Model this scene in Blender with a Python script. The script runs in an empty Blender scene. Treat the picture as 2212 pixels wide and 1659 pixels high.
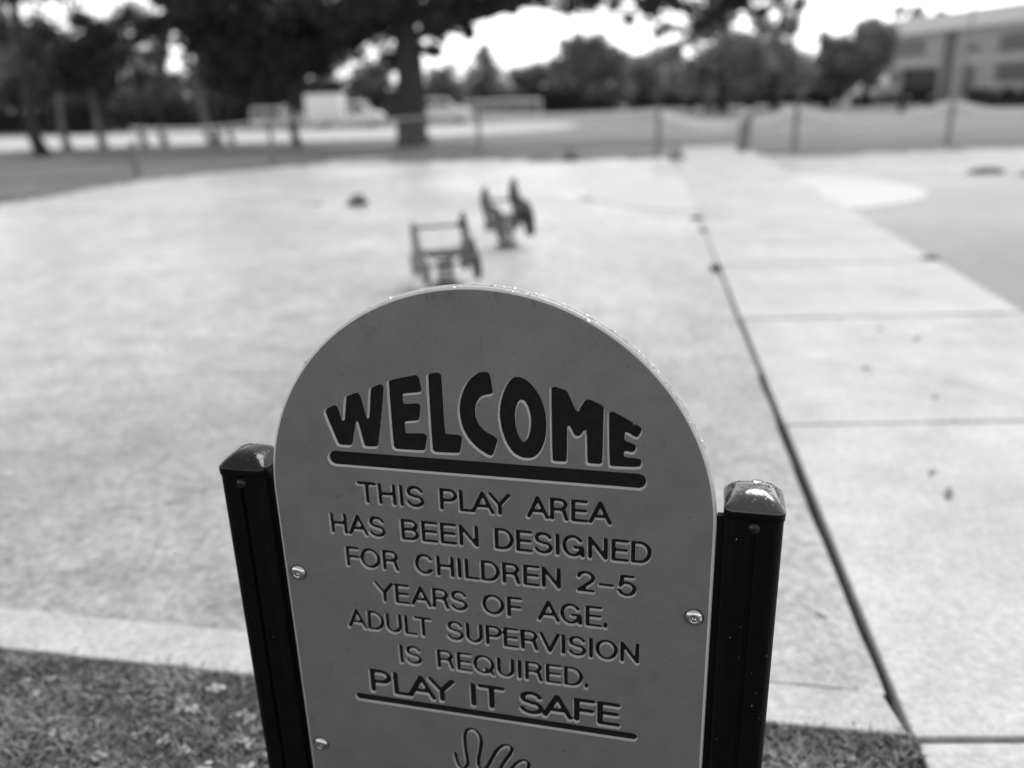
import bpy, bmesh, math, random
import numpy as np
from mathutils import Vector, Matrix
from mathutils.geometry import delaunay_2d_cdt

random.seed(7)
rng = np.random.default_rng(7)
scene = bpy.context.scene
COL = scene.collection
R = math.radians

# ------------------------------------------------------------------ camera
CAM_H = 1.6
cam_data = bpy.data.cameras.new("camera")
cam = bpy.data.objects.new("camera", cam_data)
COL.objects.link(cam)
right = Vector((0.9995175, -0.01035515, -0.02928375))
down = Vector((-0.0310607, -0.3332234, -0.94233614))
fwd = Vector((0.0, 0.94279103, -0.33338426))
M = Matrix((right, -down, -fwd)).transposed().to_4x4()
M.translation = Vector((0, 0, CAM_H))
cam.matrix_world = M
cam_data.sensor_width = 36.0
cam_data.lens = 1776.0 / 2212.0 * 36.0
cam_data.clip_start = 0.05
cam_data.clip_end = 2000
cam_data.dof.use_dof = True
cam_data.dof.focus_distance = 1.37
cam_data.dof.aperture_fstop = 1.36
scene.camera = cam

# ------------------------------------------------------------------ sky, sun, exposure
SUN_EL, SUN_AZ = 56.0, 38.0        # azimuth clockwise from +Y (in front of the camera, to the right)
world = bpy.data.worlds.new("World")
scene.world = world
world.use_nodes = True
wn, wl = world.node_tree.nodes, world.node_tree.links
wn.clear()
sky = wn.new("ShaderNodeTexSky")
sky.sky_type = 'NISHITA'
sky.sun_disc = False
sky.sun_elevation = R(SUN_EL)
sky.sun_rotation = R(SUN_AZ)
sky.air_density = 1.5
sky.dust_density = 0.4
sky.ozone_density = 1.0
bw = wn.new("ShaderNodeRGBToBW")
bg = wn.new("ShaderNodeBackground")
bg.inputs['Strength'].default_value = 0.14
wo = wn.new("ShaderNodeOutputWorld")
wl.new(sky.outputs[0], bw.inputs[0])
wl.new(bw.outputs[0], bg.inputs[0])
wl.new(bg.outputs[0], wo.inputs[0])

sun_d = bpy.data.lights.new("sun", 'SUN')
sun_d.energy = 1.2
sun_d.angle = R(35)
sun_d.color = (1, 1, 1)
sun = bpy.data.objects.new("sun", sun_d)
COL.objects.link(sun)
sd = Vector((math.sin(R(SUN_AZ)) * math.cos(R(SUN_EL)), math.cos(R(SUN_AZ)) * math.cos(R(SUN_EL)), math.sin(R(SUN_EL))))
sun.rotation_euler = sd.to_track_quat('Z', 'Y').to_euler()
sun.location = (0, 0, 30)

vs = scene.view_settings
vs.view_transform = 'Standard'
vs.look = 'None'
vs.gamma = 1.0
vs.use_curve_mapping = False
vs.exposure = 0.9
scene.render.film_transparent = False

# ------------------------------------------------------------------ materials (the photograph is monochrome)
def mat(name, lo, hi=None, scale=5.0, rough=0.6, bump=0.0, bscale=60.0, spec=0.5, metal=0.0, big=None, detail=6.0, coat=0.0, bdist=0.01, speck=None, stains=()):
    m = bpy.data.materials.new(name)
    m.use_nodes = True
    nt = m.node_tree
    n, l = nt.nodes, nt.links
    b = n['Principled BSDF']
    b.inputs['Roughness'].default_value = rough
    b.inputs['Metallic'].default_value = metal
    b.inputs['Specular IOR Level'].default_value = spec
    b.inputs['Coat Weight'].default_value = coat
    tc = n.new('ShaderNodeTexCoord')
    if hi is None:
        hi = lo
    nz = n.new('ShaderNodeTexNoise')
    nz.inputs['Scale'].default_value = scale
    nz.inputs['Detail'].default_value = detail
    l.new(tc.outputs['Object'], nz.inputs['Vector'])
    mr = n.new('ShaderNodeMapRange')
    mr.inputs['From Min'].default_value = 0.3
    mr.inputs['From Max'].default_value = 0.7
    mr.inputs['To Min'].default_value = lo
    mr.inputs['To Max'].default_value = hi
    l.new(nz.outputs['Fac'], mr.inputs['Value'])
    out = mr.outputs[0]
    if big:                       # slow variation over metres: (scale, low factor, high factor)
        n2 = n.new('ShaderNodeTexNoise')
        n2.inputs['Scale'].default_value = big[0]
        n2.inputs['Detail'].default_value = 4
        l.new(tc.outputs['Object'], n2.inputs['Vector'])
        m2 = n.new('ShaderNodeMapRange')
        m2.inputs['From Min'].default_value = 0.35
        m2.inputs['From Max'].default_value = 0.65
        m2.inputs['To Min'].default_value = big[1]
        m2.inputs['To Max'].default_value = big[2]
        l.new(n2.outputs['Fac'], m2.inputs['Value'])
        mu = n.new('ShaderNodeMath'); mu.operation = 'MULTIPLY'
        l.new(out, mu.inputs[0]); l.new(m2.outputs[0], mu.inputs[1])
        out = mu.outputs[0]
    for si, (sc_, s_lo, s_hi, f_lo, f_hi) in enumerate(stains):   # stains and granules: (scale, noise window, factors)
        ns = n.new('ShaderNodeTexNoise')
        ns.inputs['Scale'].default_value = sc_
        ns.inputs['Detail'].default_value = 5
        ns.inputs['Roughness'].default_value = .62
        mp = n.new('ShaderNodeMapping'); mp.inputs['Location'].default_value = (si * 3.7 + 1.3, si * 1.9, .4)
        l.new(tc.outputs['Object'], mp.inputs['Vector']); l.new(mp.outputs[0], ns.inputs['Vector'])
        ms = n.new('ShaderNodeMapRange')
        ms.inputs['From Min'].default_value = s_lo; ms.inputs['From Max'].default_value = s_hi
        ms.inputs['To Min'].default_value = f_lo; ms.inputs['To Max'].default_value = f_hi
        l.new(ns.outputs['Fac'], ms.inputs['Value'])
        mu = n.new('ShaderNodeMath'); mu.operation = 'MULTIPLY'
        l.new(out, mu.inputs[0]); l.new(ms.outputs[0], mu.inputs[1])
        out = mu.outputs[0]
    if speck:                     # scattered dirt specks: (scale, threshold, factor)
        n3 = n.new('ShaderNodeTexNoise')
        n3.inputs['Scale'].default_value = speck[0]
        n3.inputs['Detail'].default_value = 3
        l.new(tc.outputs['Object'], n3.inputs['Vector'])
        m3 = n.new('ShaderNodeMapRange')
        m3.inputs['From Min'].default_value = speck[1]
        m3.inputs['From Max'].default_value = speck[1] + 0.03
        m3.inputs['To Min'].default_value = 1.0
        m3.inputs['To Max'].default_value = speck[2]
        l.new(n3.outputs['Fac'], m3.inputs['Value'])
        mu = n.new('ShaderNodeMath'); mu.operation = 'MULTIPLY'
        l.new(out, mu.inputs[0]); l.new(m3.outputs[0], mu.inputs[1])
        out = mu.outputs[0]
    l.new(out, b.inputs['Base Color'])
    if bump > 0:
        nb = n.new('ShaderNodeTexNoise')
        nb.inputs['Scale'].default_value = bscale
        nb.inputs['Detail'].default_value = 4
        l.new(tc.outputs['Object'], nb.inputs['Vector'])
        bp = n.new('ShaderNodeBump')
        bp.inputs['Strength'].default_value = bump
        bp.inputs['Distance'].default_value = bdist
        l.new(nb.outputs['Fac'], bp.inputs['Height'])
        l.new(bp.outputs[0], b.inputs['Normal'])
    return m

M_PLASTIC = mat("grey_plastic_sheet", 0.134, 0.150, 24, 0.40, 0.5, 420, bdist=0.0018, speck=(120, 0.715, 0.6), big=(7, 0.94, 1.05), stains=((11, .60, .70, 1.0, .86), (70, .45, .62, 1.0, .96)))
M_CUT = mat("cut_plastic_edge", 0.50, 0.58, 40, 0.34, 0.15, 300, bdist=0.0005)
M_CORE = mat("dark_plastic_core", 0.008, 0.013, 60, 0.55, 0.2, 300, bdist=0.0005, spec=0.08)
M_POST = mat("black_coated_metal", 0.002, 0.004, 30, 0.5, 0.0, spec=0.10)
M_CAP = mat("black_wet_cap", 0.002, 0.004, 30, 0.13, 0.3, 90, bdist=0.002, spec=0.42, coat=0.12)
M_CAPWET = mat("black_rain_covered_cap", 0.003, 0.006, 40, 0.14, 0.22, 130, bdist=0.002, spec=1.0, coat=0.8)
M_PANE = mat("window_pane_with_blinds", 0.12, 0.18, 6, 0.3, spec=0.4)
M_BOLT = mat("black_bolt", 0.004, 0.008, 30, 0.3, spec=0.4)
M_STEEL = mat("stainless_steel", 0.55, 0.68, 80, 0.16, metal=1.0)
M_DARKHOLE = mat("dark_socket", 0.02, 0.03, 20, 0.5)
M_GROUND = mat("lawn_grass", 0.08, 0.17, 4, 0.85, 0.5, 30, big=(0.35, 0.75, 1.25))
M_FIELD = mat("field_grass", 0.16, 0.23, 0.8, 0.85, 0.3, 20, big=(0.06, 0.88, 1.08))
M_SURF = mat("rubber_surfacing", 0.27, 0.44, 90, 0.34, 0.35, 140, bdist=0.005, big=(0.42, 0.80, 1.10), speck=(26, 0.64, 0.62), stains=((24, .38, .66, .74, 1.26), (4.5, .36, .62, .82, 1.12), (1.3, .56, .70, 1.0, .82)))
M_SURF2 = mat("rubber_surfacing_worn", 0.115, 0.195, 90, 0.38, 0.4, 140, bdist=0.006, big=(0.45, 0.82, 1.12), stains=((22, .38, .66, .85, 1.15), (3.5, .36, .62, .85, 1.1)))
M_CONC = mat("concrete_path", 0.44, 0.56, 60, 0.5, 0.4, 120, bdist=0.004, big=(1.3, 0.86, 1.07), speck=(9, 0.70, 0.75), stains=((30, .38, .66, .84, 1.12), (5, .4, .62, .90, 1.05), (2.2, .56, .70, 1.0, .80)))
M_CIRC = mat("concrete_pad", 0.50, 0.56, 30, 0.45, 0.3, 120, bdist=0.004, big=(0.8, 0.93, 1.05))
M_CURB = mat("concrete_kerb", 0.50, 0.62, 50, 0.6, 0.8, 130, bdist=0.008, big=(3, 0.88, 1.05), stains=((35, .38, .66, .84, 1.1), (7, .45, .68, 1.0, .84)))
M_ROAD = mat("far_pavement", 0.50, 0.58, 3, 0.6)
M_SOIL = mat("dark_soil_gap", 0.02, 0.04, 40, 0.9, 0.5, 60)
M_BARK = mat("bark", 0.025, 0.05, 8, 0.9, 0.9, 14, bdist=0.03)
M_BARK_L = mat("pale_bark", 0.14, 0.2, 8, 0.9, 0.8, 14, bdist=0.03)
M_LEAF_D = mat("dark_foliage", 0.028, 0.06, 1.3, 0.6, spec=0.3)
M_LEAF_M = mat("mid_foliage", 0.11, 0.18, 0.9, 0.6, spec=0.3)
M_LEAF_G = mat("grey_foliage", 0.22, 0.32, 0.9, 0.6, spec=0.3)
M_LEAF_F = mat("far_foliage", 0.24, 0.40, 0.5, 0.6, spec=0.3)  # far crowns paler: distance haze put into the leaf colour
M_DEAD = mat("dead_leaf", 0.11, 0.18, 80, 0.7)
M_DEADL = mat("pale_leaf", 0.55, 0.7, 80, 0.7)
M_FENCE = mat("pale_mesh", 0.68, 0.76, 5, 0.6)
M_FPOST = mat("grey_metal_post", 0.20, 0.26, 8, 0.6)
M_WHITE = mat("white_paint", 0.84, 0.9, 3, 0.4)
M_GLASS = mat("dark_glass", 0.04, 0.06, 3, 0.25, spec=0.25)
M_TYRE = mat("tyre_rubber", 0.02, 0.03, 20, 0.8)
M_VAN = mat("grey_van_paint", 0.42, 0.46, 3, 0.4)
M_DARKCAR = mat("dark_car_paint", 0.010, 0.014, 3, 0.75, spec=0.06)
M_WALL = mat("building_wall", 0.40, 0.46, 2, 0.8, 0.3, 20, big=(0.3, 0.95, 1.05))
M_WALL2 = mat("building_wall_dark", 0.2, 0.24, 2, 0.8, 0.3, 20)
M_ROOF = mat("pale_roof_metal", 0.55, 0.62, 2, 0.5)
M_RIDE = mat("dark_ride_plastic", 0.035, 0.05, 12, 0.4)
M_RIDE_L = mat("grey_ride_plastic", 0.09, 0.12, 12, 0.4)
def translucent(m, f):
    """thin leaves pass some light through"""
    nt = m.node_tree; n, l = nt.nodes, nt.links
    b = n['Principled BSDF']; o = n['Material Output']
    tr = n.new('ShaderNodeBsdfTranslucent'); mx = n.new('ShaderNodeMixShader')
    mx.inputs[0].default_value = f
    l.new(b.inputs['Base Color'].links[0].from_socket, tr.inputs['Color'])
    l.new(b.outputs[0], mx.inputs[1]); l.new(tr.outputs[0], mx.inputs[2]); l.new(mx.outputs[0], o.inputs['Surface'])
translucent(M_LEAF_M, .45); translucent(M_LEAF_G, .45); translucent(M_LEAF_D, .1); translucent(M_LEAF_F, .5)
def paler_towards(m, y0, y1, f):
    """base colour darker next to the kerb and paler farther out (blotchy border)"""
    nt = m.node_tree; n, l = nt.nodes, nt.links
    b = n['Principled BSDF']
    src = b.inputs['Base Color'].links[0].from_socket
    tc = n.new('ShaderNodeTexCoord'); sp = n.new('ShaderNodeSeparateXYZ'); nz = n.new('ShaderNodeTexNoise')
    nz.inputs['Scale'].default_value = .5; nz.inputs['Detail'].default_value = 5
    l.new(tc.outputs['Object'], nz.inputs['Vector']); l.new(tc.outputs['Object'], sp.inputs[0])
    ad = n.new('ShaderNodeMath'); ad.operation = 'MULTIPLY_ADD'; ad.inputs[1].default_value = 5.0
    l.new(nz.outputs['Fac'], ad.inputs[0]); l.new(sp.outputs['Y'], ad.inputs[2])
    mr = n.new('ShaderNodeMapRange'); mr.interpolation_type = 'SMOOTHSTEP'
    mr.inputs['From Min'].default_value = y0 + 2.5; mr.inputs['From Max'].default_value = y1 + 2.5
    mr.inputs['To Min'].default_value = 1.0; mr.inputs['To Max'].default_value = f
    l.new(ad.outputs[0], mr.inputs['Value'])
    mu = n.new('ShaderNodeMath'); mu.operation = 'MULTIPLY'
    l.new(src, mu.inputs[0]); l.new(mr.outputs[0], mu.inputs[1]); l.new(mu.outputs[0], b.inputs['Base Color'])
paler_towards(M_SURF, 1.5, 12, 1.75); paler_towards(M_SURF2, 4, 17, 2.2)
M_BLADE = None

def water_mat():
    m = bpy.data.materials.new("rain_water")
    m.use_nodes = True
    b = m.node_tree.nodes['Principled BSDF']
    b.inputs['Transmission Weight'].default_value = 1.0
    b.inputs['Roughness'].default_value = 0.0
    b.inputs['IOR'].default_value = 1.33
    b.inputs['Base Color'].default_value = (1, 1, 1, 1)
    return m
M_WATER = water_mat()

def leafy_mat(name, lo, hi):
    # tone varies from blade to blade through a stored per-face value (species and age of the blades)
    m = bpy.data.materials.new(name)
    m.use_nodes = True
    n, l = m.node_tree.nodes, m.node_tree.links
    b = n['Principled BSDF']
    b.inputs['Roughness'].default_value = 0.6
    at = n.new('ShaderNodeAttribute'); at.attribute_name = 'tone'
    mr = n.new('ShaderNodeMapRange')
    mr.inputs['To Min'].default_value = lo
    mr.inputs['To Max'].default_value = hi
    l.new(at.outputs['Fac'], mr.inputs['Value'])
    l.new(mr.outputs[0], b.inputs['Base Color'])
    return m
M_BLADE = leafy_mat("grass_blades", 0.04, 0.46)

# ------------------------------------------------------------------ helpers
def link(name, me, m=None, parent=None, smooth=False):
    o = bpy.data.objects.new(name, me)
    COL.objects.link(o)
    if m is not None and not me.materials:
        for k in (m if isinstance(m, (list, tuple)) else [m]):
            me.materials.append(k)
    if parent is not None:
        o.parent = parent
    if smooth:
        me.polygons.foreach_set('use_smooth', [True] * len(me.polygons))
    return o

def tag(o, label, cat, group=None):
    o['label'] = label
    o['category'] = cat
    if group:
        o['group'] = group
    return o

def structure(o):
    o['kind'] = 'structure'
    return o

def thing(name, label, cat, loc=(0, 0, 0), rz=0.0, group=None):
    o = bpy.data.objects.new(name, None)
    COL.objects.link(o)
    o.location = loc
    o.rotation_euler = (0, 0, rz)
    o.empty_display_size = 0.1
    return tag(o, label, cat, group)

def mesh(name, verts, faces):
    me = bpy.data.meshes.new(name)
    me.from_pydata([tuple(v) for v in verts], [], [tuple(f) for f in faces])
    me.update()
    return me

def mesh_np(name, v, f):
    """fast mesh from arrays; f is (n,3) or (n,4)"""
    me = bpy.data.meshes.new(name)
    k = f.shape[1]
    me.vertices.add(len(v)); me.loops.add(f.size); me.polygons.add(len(f))
    me.vertices.foreach_set('co', np.asarray(v, np.float32).ravel())
    me.loops.foreach_set('vertex_index', np.asarray(f, np.int32).ravel())
    me.polygons.foreach_set('loop_start', np.arange(0, f.size, k, dtype=np.int32))
    me.polygons.foreach_set('loop_total', np.full(len(f), k, np.int32))
    me.update(calc_edges=True)
    return me

class MB:
    def __init__(s):
        s.v, s.f = [], []
    def add(s, v, f):
        b = len(s.v)
        s.v += [tuple(x) for x in v]
        s.f += [tuple(i + b for i in q) for q in f]
        return s
    def box(s, x0, x1, y0, y1, z0, z1):
        v = [(x, y, z) for z in (z0, z1) for y in (y0, y1) for x in (x0, x1)]
        return s.add(v, [(0, 2, 3, 1), (4, 5, 7, 6), (0, 1, 5, 4), (2, 6, 7, 3), (0, 4, 6, 2), (1, 3, 7, 5)])
    def tube(s, pts, rad, sides=10, cap=True):
        pts = [Vector(p) for p in pts]
        rings = []
        up = Vector((0.13, 0.31, 0.94))
        for i, p in enumerate(pts):
            d = (pts[min(i + 1, len(pts) - 1)] - pts[max(i - 1, 0)]).normalized()
            a = d.cross(up)
            if a.length < 1e-3:
                a = d.cross(Vector((1, 0, 0)))
            a.normalize(); b = d.cross(a)
            r = rad[i] if isinstance(rad, (list, tuple)) else rad
            rings.append([p + (a * math.cos(t) + b * math.sin(t)) * r for t in [2 * math.pi * k / sides for k in range(sides)]])
        v = [q for rg in rings for q in rg]
        f = []
        for i in range(len(pts) - 1):
            for k in range(sides):
                k2 = (k + 1) % sides
                f.append((i * sides + k, i * sides + k2, (i + 1) * sides + k2, (i + 1) * sides + k))
        if cap:
            f.append(tuple(range(sides))[::-1])
            f.append(tuple((len(pts) - 1) * sides + k for k in range(sides)))
        return s.add(v, f)
    def lathe(s, prof, c=(0, 0, 0), axis='z', sides=24):
        v = []; f = []
        n = len(prof)
        for i, (r, h) in enumerate(prof):
            for k in range(sides):
                t = 2 * math.pi * k / sides
                x, y = r * math.cos(t), r * math.sin(t)
                q = (x, y, h) if axis == 'z' else ((x, h, y) if axis == 'y' else (h, x, y))
                v.append((q[0] + c[0], q[1] + c[1], q[2] + c[2]))
        for i in range(n - 1):
            for k in range(sides):
                k2 = (k + 1) % sides
                f.append((i * sides + k, i * sides + k2, (i + 1) * sides + k2, (i + 1) * sides + k))
        f.append(tuple(range(sides))[::-1]); f.append(tuple((n - 1) * sides + k for k in range(sides)))
        return s.add(v, f)
    def prism(s, poly, d0, d1, plane='xz'):
        """extrude a closed outline; plane gives the axes of the outline"""
        n = len(poly)
        def P(a, b, d):
            return (a, d, b) if plane == 'xz' else ((a, b, d) if plane == 'xy' else (d, a, b))
        v = [P(a, b, d0) for a, b in poly] + [P(a, b, d1) for a, b in poly]
        f = [tuple(range(n))[::-1], tuple(range(n, 2 * n))]
        f += [(i, (i + 1) % n, n + (i + 1) % n, n + i) for i in range(n)]
        return s.add(v, f)
    def build(s, name, m, parent=None, smooth=False, bevel=0.0, fix=True):
        me = mesh(name, s.v, s.f)
        if bevel > 0 or fix:
            bm = bmesh.new(); bm.from_mesh(me)
            bmesh.ops.recalc_face_normals(bm, faces=bm.faces)
            if bevel > 0:
                bmesh.ops.bevel(bm, geom=[e for e in bm.edges if len(e.link_faces) == 2 and e.calc_face_angle(0) > 0.6],
                                offset=bevel, segments=2, profile=0.5, affect='EDGES')
            bm.to_mesh(me); bm.free()
        return link(name, me, m, parent, smooth)

def fill_loops(loops):
    """triangulated fill of closed outlines (nested outlines are holes); returns verts 2D, faces"""
    V = []; E = []
    for lp in loops:
        b = len(V); n = len(lp)
        V += [Vector((float(x), float(y))) for x, y in lp]
        E += [(b + k, b + (k + 1) % n) for k in range(n)]
    ov, oe, of = delaunay_2d_cdt(V, E, [], 0, 1e-9)[:3]
    P = np.array([(q.x, q.y) for q in ov])
    T = np.array([t for t in of if len(t) == 3])
    c = P[T].mean(1)
    ins = np.zeros(len(T), bool)
    for lp in loops:
        A = np.array(lp, float); B = np.roll(A, -1, 0)
        m = (c[:, 1] >= A[:, 1].min()) & (c[:, 1] <= A[:, 1].max())
        idx = np.nonzero(m)[0]
        if not len(idx): continue
        cx, cy = c[idx, 0], c[idx, 1]
        r = np.zeros(len(idx), bool)
        for (ax, ay), (bx, by) in zip(A, B):
            if ay != by:
                r ^= ((ay > cy) != (by > cy)) & (cx < (bx - ax) * (cy - ay) / (by - ay) + ax)
        ins[idx] ^= r
    return [tuple(q) for q in P.tolist()], [tuple(int(k) for k in t) for t in T[ins]]

def pix(px, py, Y):
    """a point of the place at forward distance Y on the line of sight through a point of the view (2212 x 1659)"""
    d = right * (px - 1106) + down * (py - 829.5) + fwd * 1776.0
    t = Y / d.y
    return Vector((d.x * t, Y, d.z * t + CAM_H))

# ================================================================== THE SETTING
gm = MB()
gm.add([(-400, -60, -.09), (400, -60, -.09), (400, 500, -.09), (-400, 500, -.09)], [(0, 1, 2, 3)])
structure(gm.build('ground', M_FIELD, fix=False))

PD = 0.1645                                    # the footpath drifts to the right by this much per metre
def path_x(y, side):                           # side 0 left edge, 1 right edge
    return (0.735 if side == 0 else 2.76) + PD * y
EDGE_L = [(-9.6, 14.2), (-9.08, 15.08), (-8.82, 15.84), (-8.69, 16.81), (-8.53, 18.07), (-8.31, 19.21), (-7.76, 19.68), (-7.19, 20.56), (-6.4, 20.91),
          (-5.79, 21.63), (-5.12, 21.81), (-4.6, 22.72), (-3.55, 22.39), (-2.25, 21.58), (-1.09, 22.03), (0.68, 21.36), (2.14, 20.92), (3.24, 20.77), (4.1, 20.78)]
EDGE_R = [(6.3, 20.9), (6.85, 20.0), (7.75, 20.02), (8.89, 20.14), (10.12, 20.39), (11.3, 20.52), (12.59, 20.59), (16, 20.9), (19, 20.2)]
def rough(edge, amp=0.3, step=0.22):
    out = []
    for (a, b), (c, d) in zip(edge[:-1], edge[1:]):
        n = max(1, int(math.hypot(c - a, d - b) / step))
        for k in range(n):
            t = k / n
            out.append((a + (c - a) * t + random.uniform(-amp, amp), b + (d - b) * t + random.uniform(-amp, amp)))
    return out + [edge[-1]]
G = 0.026
def slab_sheet(name, poly, v, f, m, z=-.018, zb=-.088):
    n = len(v); k = len(poly)
    V = [(x, y, z) for x, y in v] + [(x, y, z) for x, y in poly] + [(x, y, zb) for x, y in poly]
    me = mesh(name, V, list(f) + [(n + i, n + (i + 1) % k, n + k + (i + 1) % k, n + k + i) for i in range(k)])
    me.materials.append(m); me.materials.append(M_SOIL)          # the cut edge shows the black base layer
    me.polygons.foreach_set('material_index', [0] * len(f) + [1] * k)
    return link(name, me)
def kerb_y(x, back):                            # the kerb runs slightly towards the camera on the right
    return (2.058 if back else 1.862) - 0.197 * x
surf = [(path_x(1.88, 0) - G, kerb_y(1.03, 1) + .014)]
surf += [(x, kerb_y(x, 1) + (.024 if x > .3 else .012) + random.uniform(-.003, .003)) for x in np.arange(0.9, -12, -0.35)]
surf += [(-12, 13)] + rough(EDGE_L)
surf += [(path_x(y, 0) - (G * (1.35 if 2.2 < y < 4.6 else 1) if y < 6 else G * max(.05, 1 - (y - 6) / 4)) + random.uniform(-.006, .006), y) for y in np.arange(20.7, 1.95, -0.18)]
v, f = fill_loops([surf])
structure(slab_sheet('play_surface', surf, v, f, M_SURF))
surf2 = [(path_x(1.0, 1) + .02, 1.0)] + [(path_x(y, 1) + .012, y) for y in np.arange(1.5, 20.8, .4)] + rough(EDGE_R) + [(22, 14), (22, 1)]
v, f = fill_loops([surf2])
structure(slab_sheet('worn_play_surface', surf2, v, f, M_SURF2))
# dark soil in the gap beside the footpath (the rubber has shrunk away from the concrete)
gp = MB()
gp.add([(path_x(1.2, 0) - .08, 1.2, -.075), (path_x(1.2, 0) + .02, 1.2, -.075), (path_x(21, 0) + .02, 21, -.075), (path_x(21, 0) - .08, 21, -.075)], [(0, 1, 2, 3)])
gp.add([(-12, kerb_y(-12, 1) - .01, -.075), (1.05, kerb_y(1.05, 1) - .01, -.075), (1.05, kerb_y(1.05, 1) + .05, -.075), (-12, kerb_y(-12, 1) + .05, -.075)], [(0, 1, 2, 3)])
structure(gp.build('soil_gap', M_SOIL, fix=False))

# footpath: cast slabs with tooled joints
fp = structure(bpy.data.objects.new('footpath', None)); COL.objects.link(fp)
ys = [-.35, 1.68, 3.79, 5.78, 7.74, 9.7, 11.66, 13.6, 15.55, 17.5, 19.5, 21.6, 24.2]
for a, b in zip(ys[:-1], ys[1:]):
    j = .011 if a < 5 else .026
    poly = [(path_x(a, 0), a + j), (path_x(a, 1), a + j - .07), (path_x(b, 1), b - j - .07), (path_x(b, 0), b - j)]
    s = MB().prism(poly, -.088, random.uniform(-.0015, .0015), 'xy').build('paving_slab', M_CONC, fp, bevel=.007)
    s.data.materials.clear(); s.data.materials.append(M_CONC)
# round concrete pad that the path crosses
circ = [(3.95 + 2.65 * math.cos(t), 13.65 + 2.55 * math.sin(t)) for t in np.linspace(0, 2 * math.pi, 64, endpoint=False)]
structure(MB().prism(circ, -.08, -.006, 'xy').build('round_concrete_pad', M_CIRC))
# kerb between grass and rubber
kb = structure(bpy.data.objects.new('kerb', None)); COL.objects.link(kb)
xs = [-12, -9, -6, -3.1, -0.1, 1.005]
for a, b in zip(xs[:-1], xs[1:]):
    poly = [(a + .004, kerb_y(a, 0)), (b - .004, kerb_y(b, 0) + (.038 if b > 1 else 0)), (b - .004, kerb_y(b, 1)), (a + .004, kerb_y(a, 1))]
    MB().prism(poly, -.088, 0.0, 'xy').build('kerb_stone', M_CURB, kb, bevel=.008)

# darker lawn round the play area, beyond its ragged edge
lawn = [(-60, 3.5), (-12.2, 4.3), (-12, 13)] + [(x - .1, y + .1) for x, y in EDGE_L] + [(4.1, 24.3), (6.5, 24.3), (6.4, 21)] + [(x, y + .1) for x, y in EDGE_R]
lawn += [(19.5, 27), (12, 28.5), (4, 31), (-2, 33.5), (-6, 35.5), (-14, 35.5), (-24, 35), (-60, 34)]
v, f = fill_loops([lawn])
structure(link('lawn', mesh('lawn', [(x, y, -.084) for x, y in v], f), M_GROUND))
# pale road across the park
rb = [(-60, 35.5), (-21.4, 36.4), (-16.5, 36.6), (-11.8, 37.0), (-5.9, 37.4), (-3.3, 37.2), (1.1, 39.4), (2.9, 41.5), (4.2, 46)]
rt = [(3.2, 49.4), (1.4, 49.5), (-4.4, 48.6), (-7.5, 48.4), (-17, 52), (-24, 53), (-60, 58)]
v, f = fill_loops([rb + rt])
structure(link('park_road', mesh('park_road', [(x, y, -.079) for x, y in v], f), M_ROAD))

# bare pale patch in the lawn beyond the surfacing
pt = [(-4.1 + 1.0 * math.cos(t) * random.uniform(.85, 1.1), 24.3 + .75 * math.sin(t) * random.uniform(.8, 1.1)) for t in np.linspace(0, 2 * math.pi, 26, endpoint=False)]
v, f = fill_loops([pt])
structure(link('bare_patch', mesh('bare_patch', [(x, y, -.078) for x, y in v], f), M_SURF2))

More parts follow.
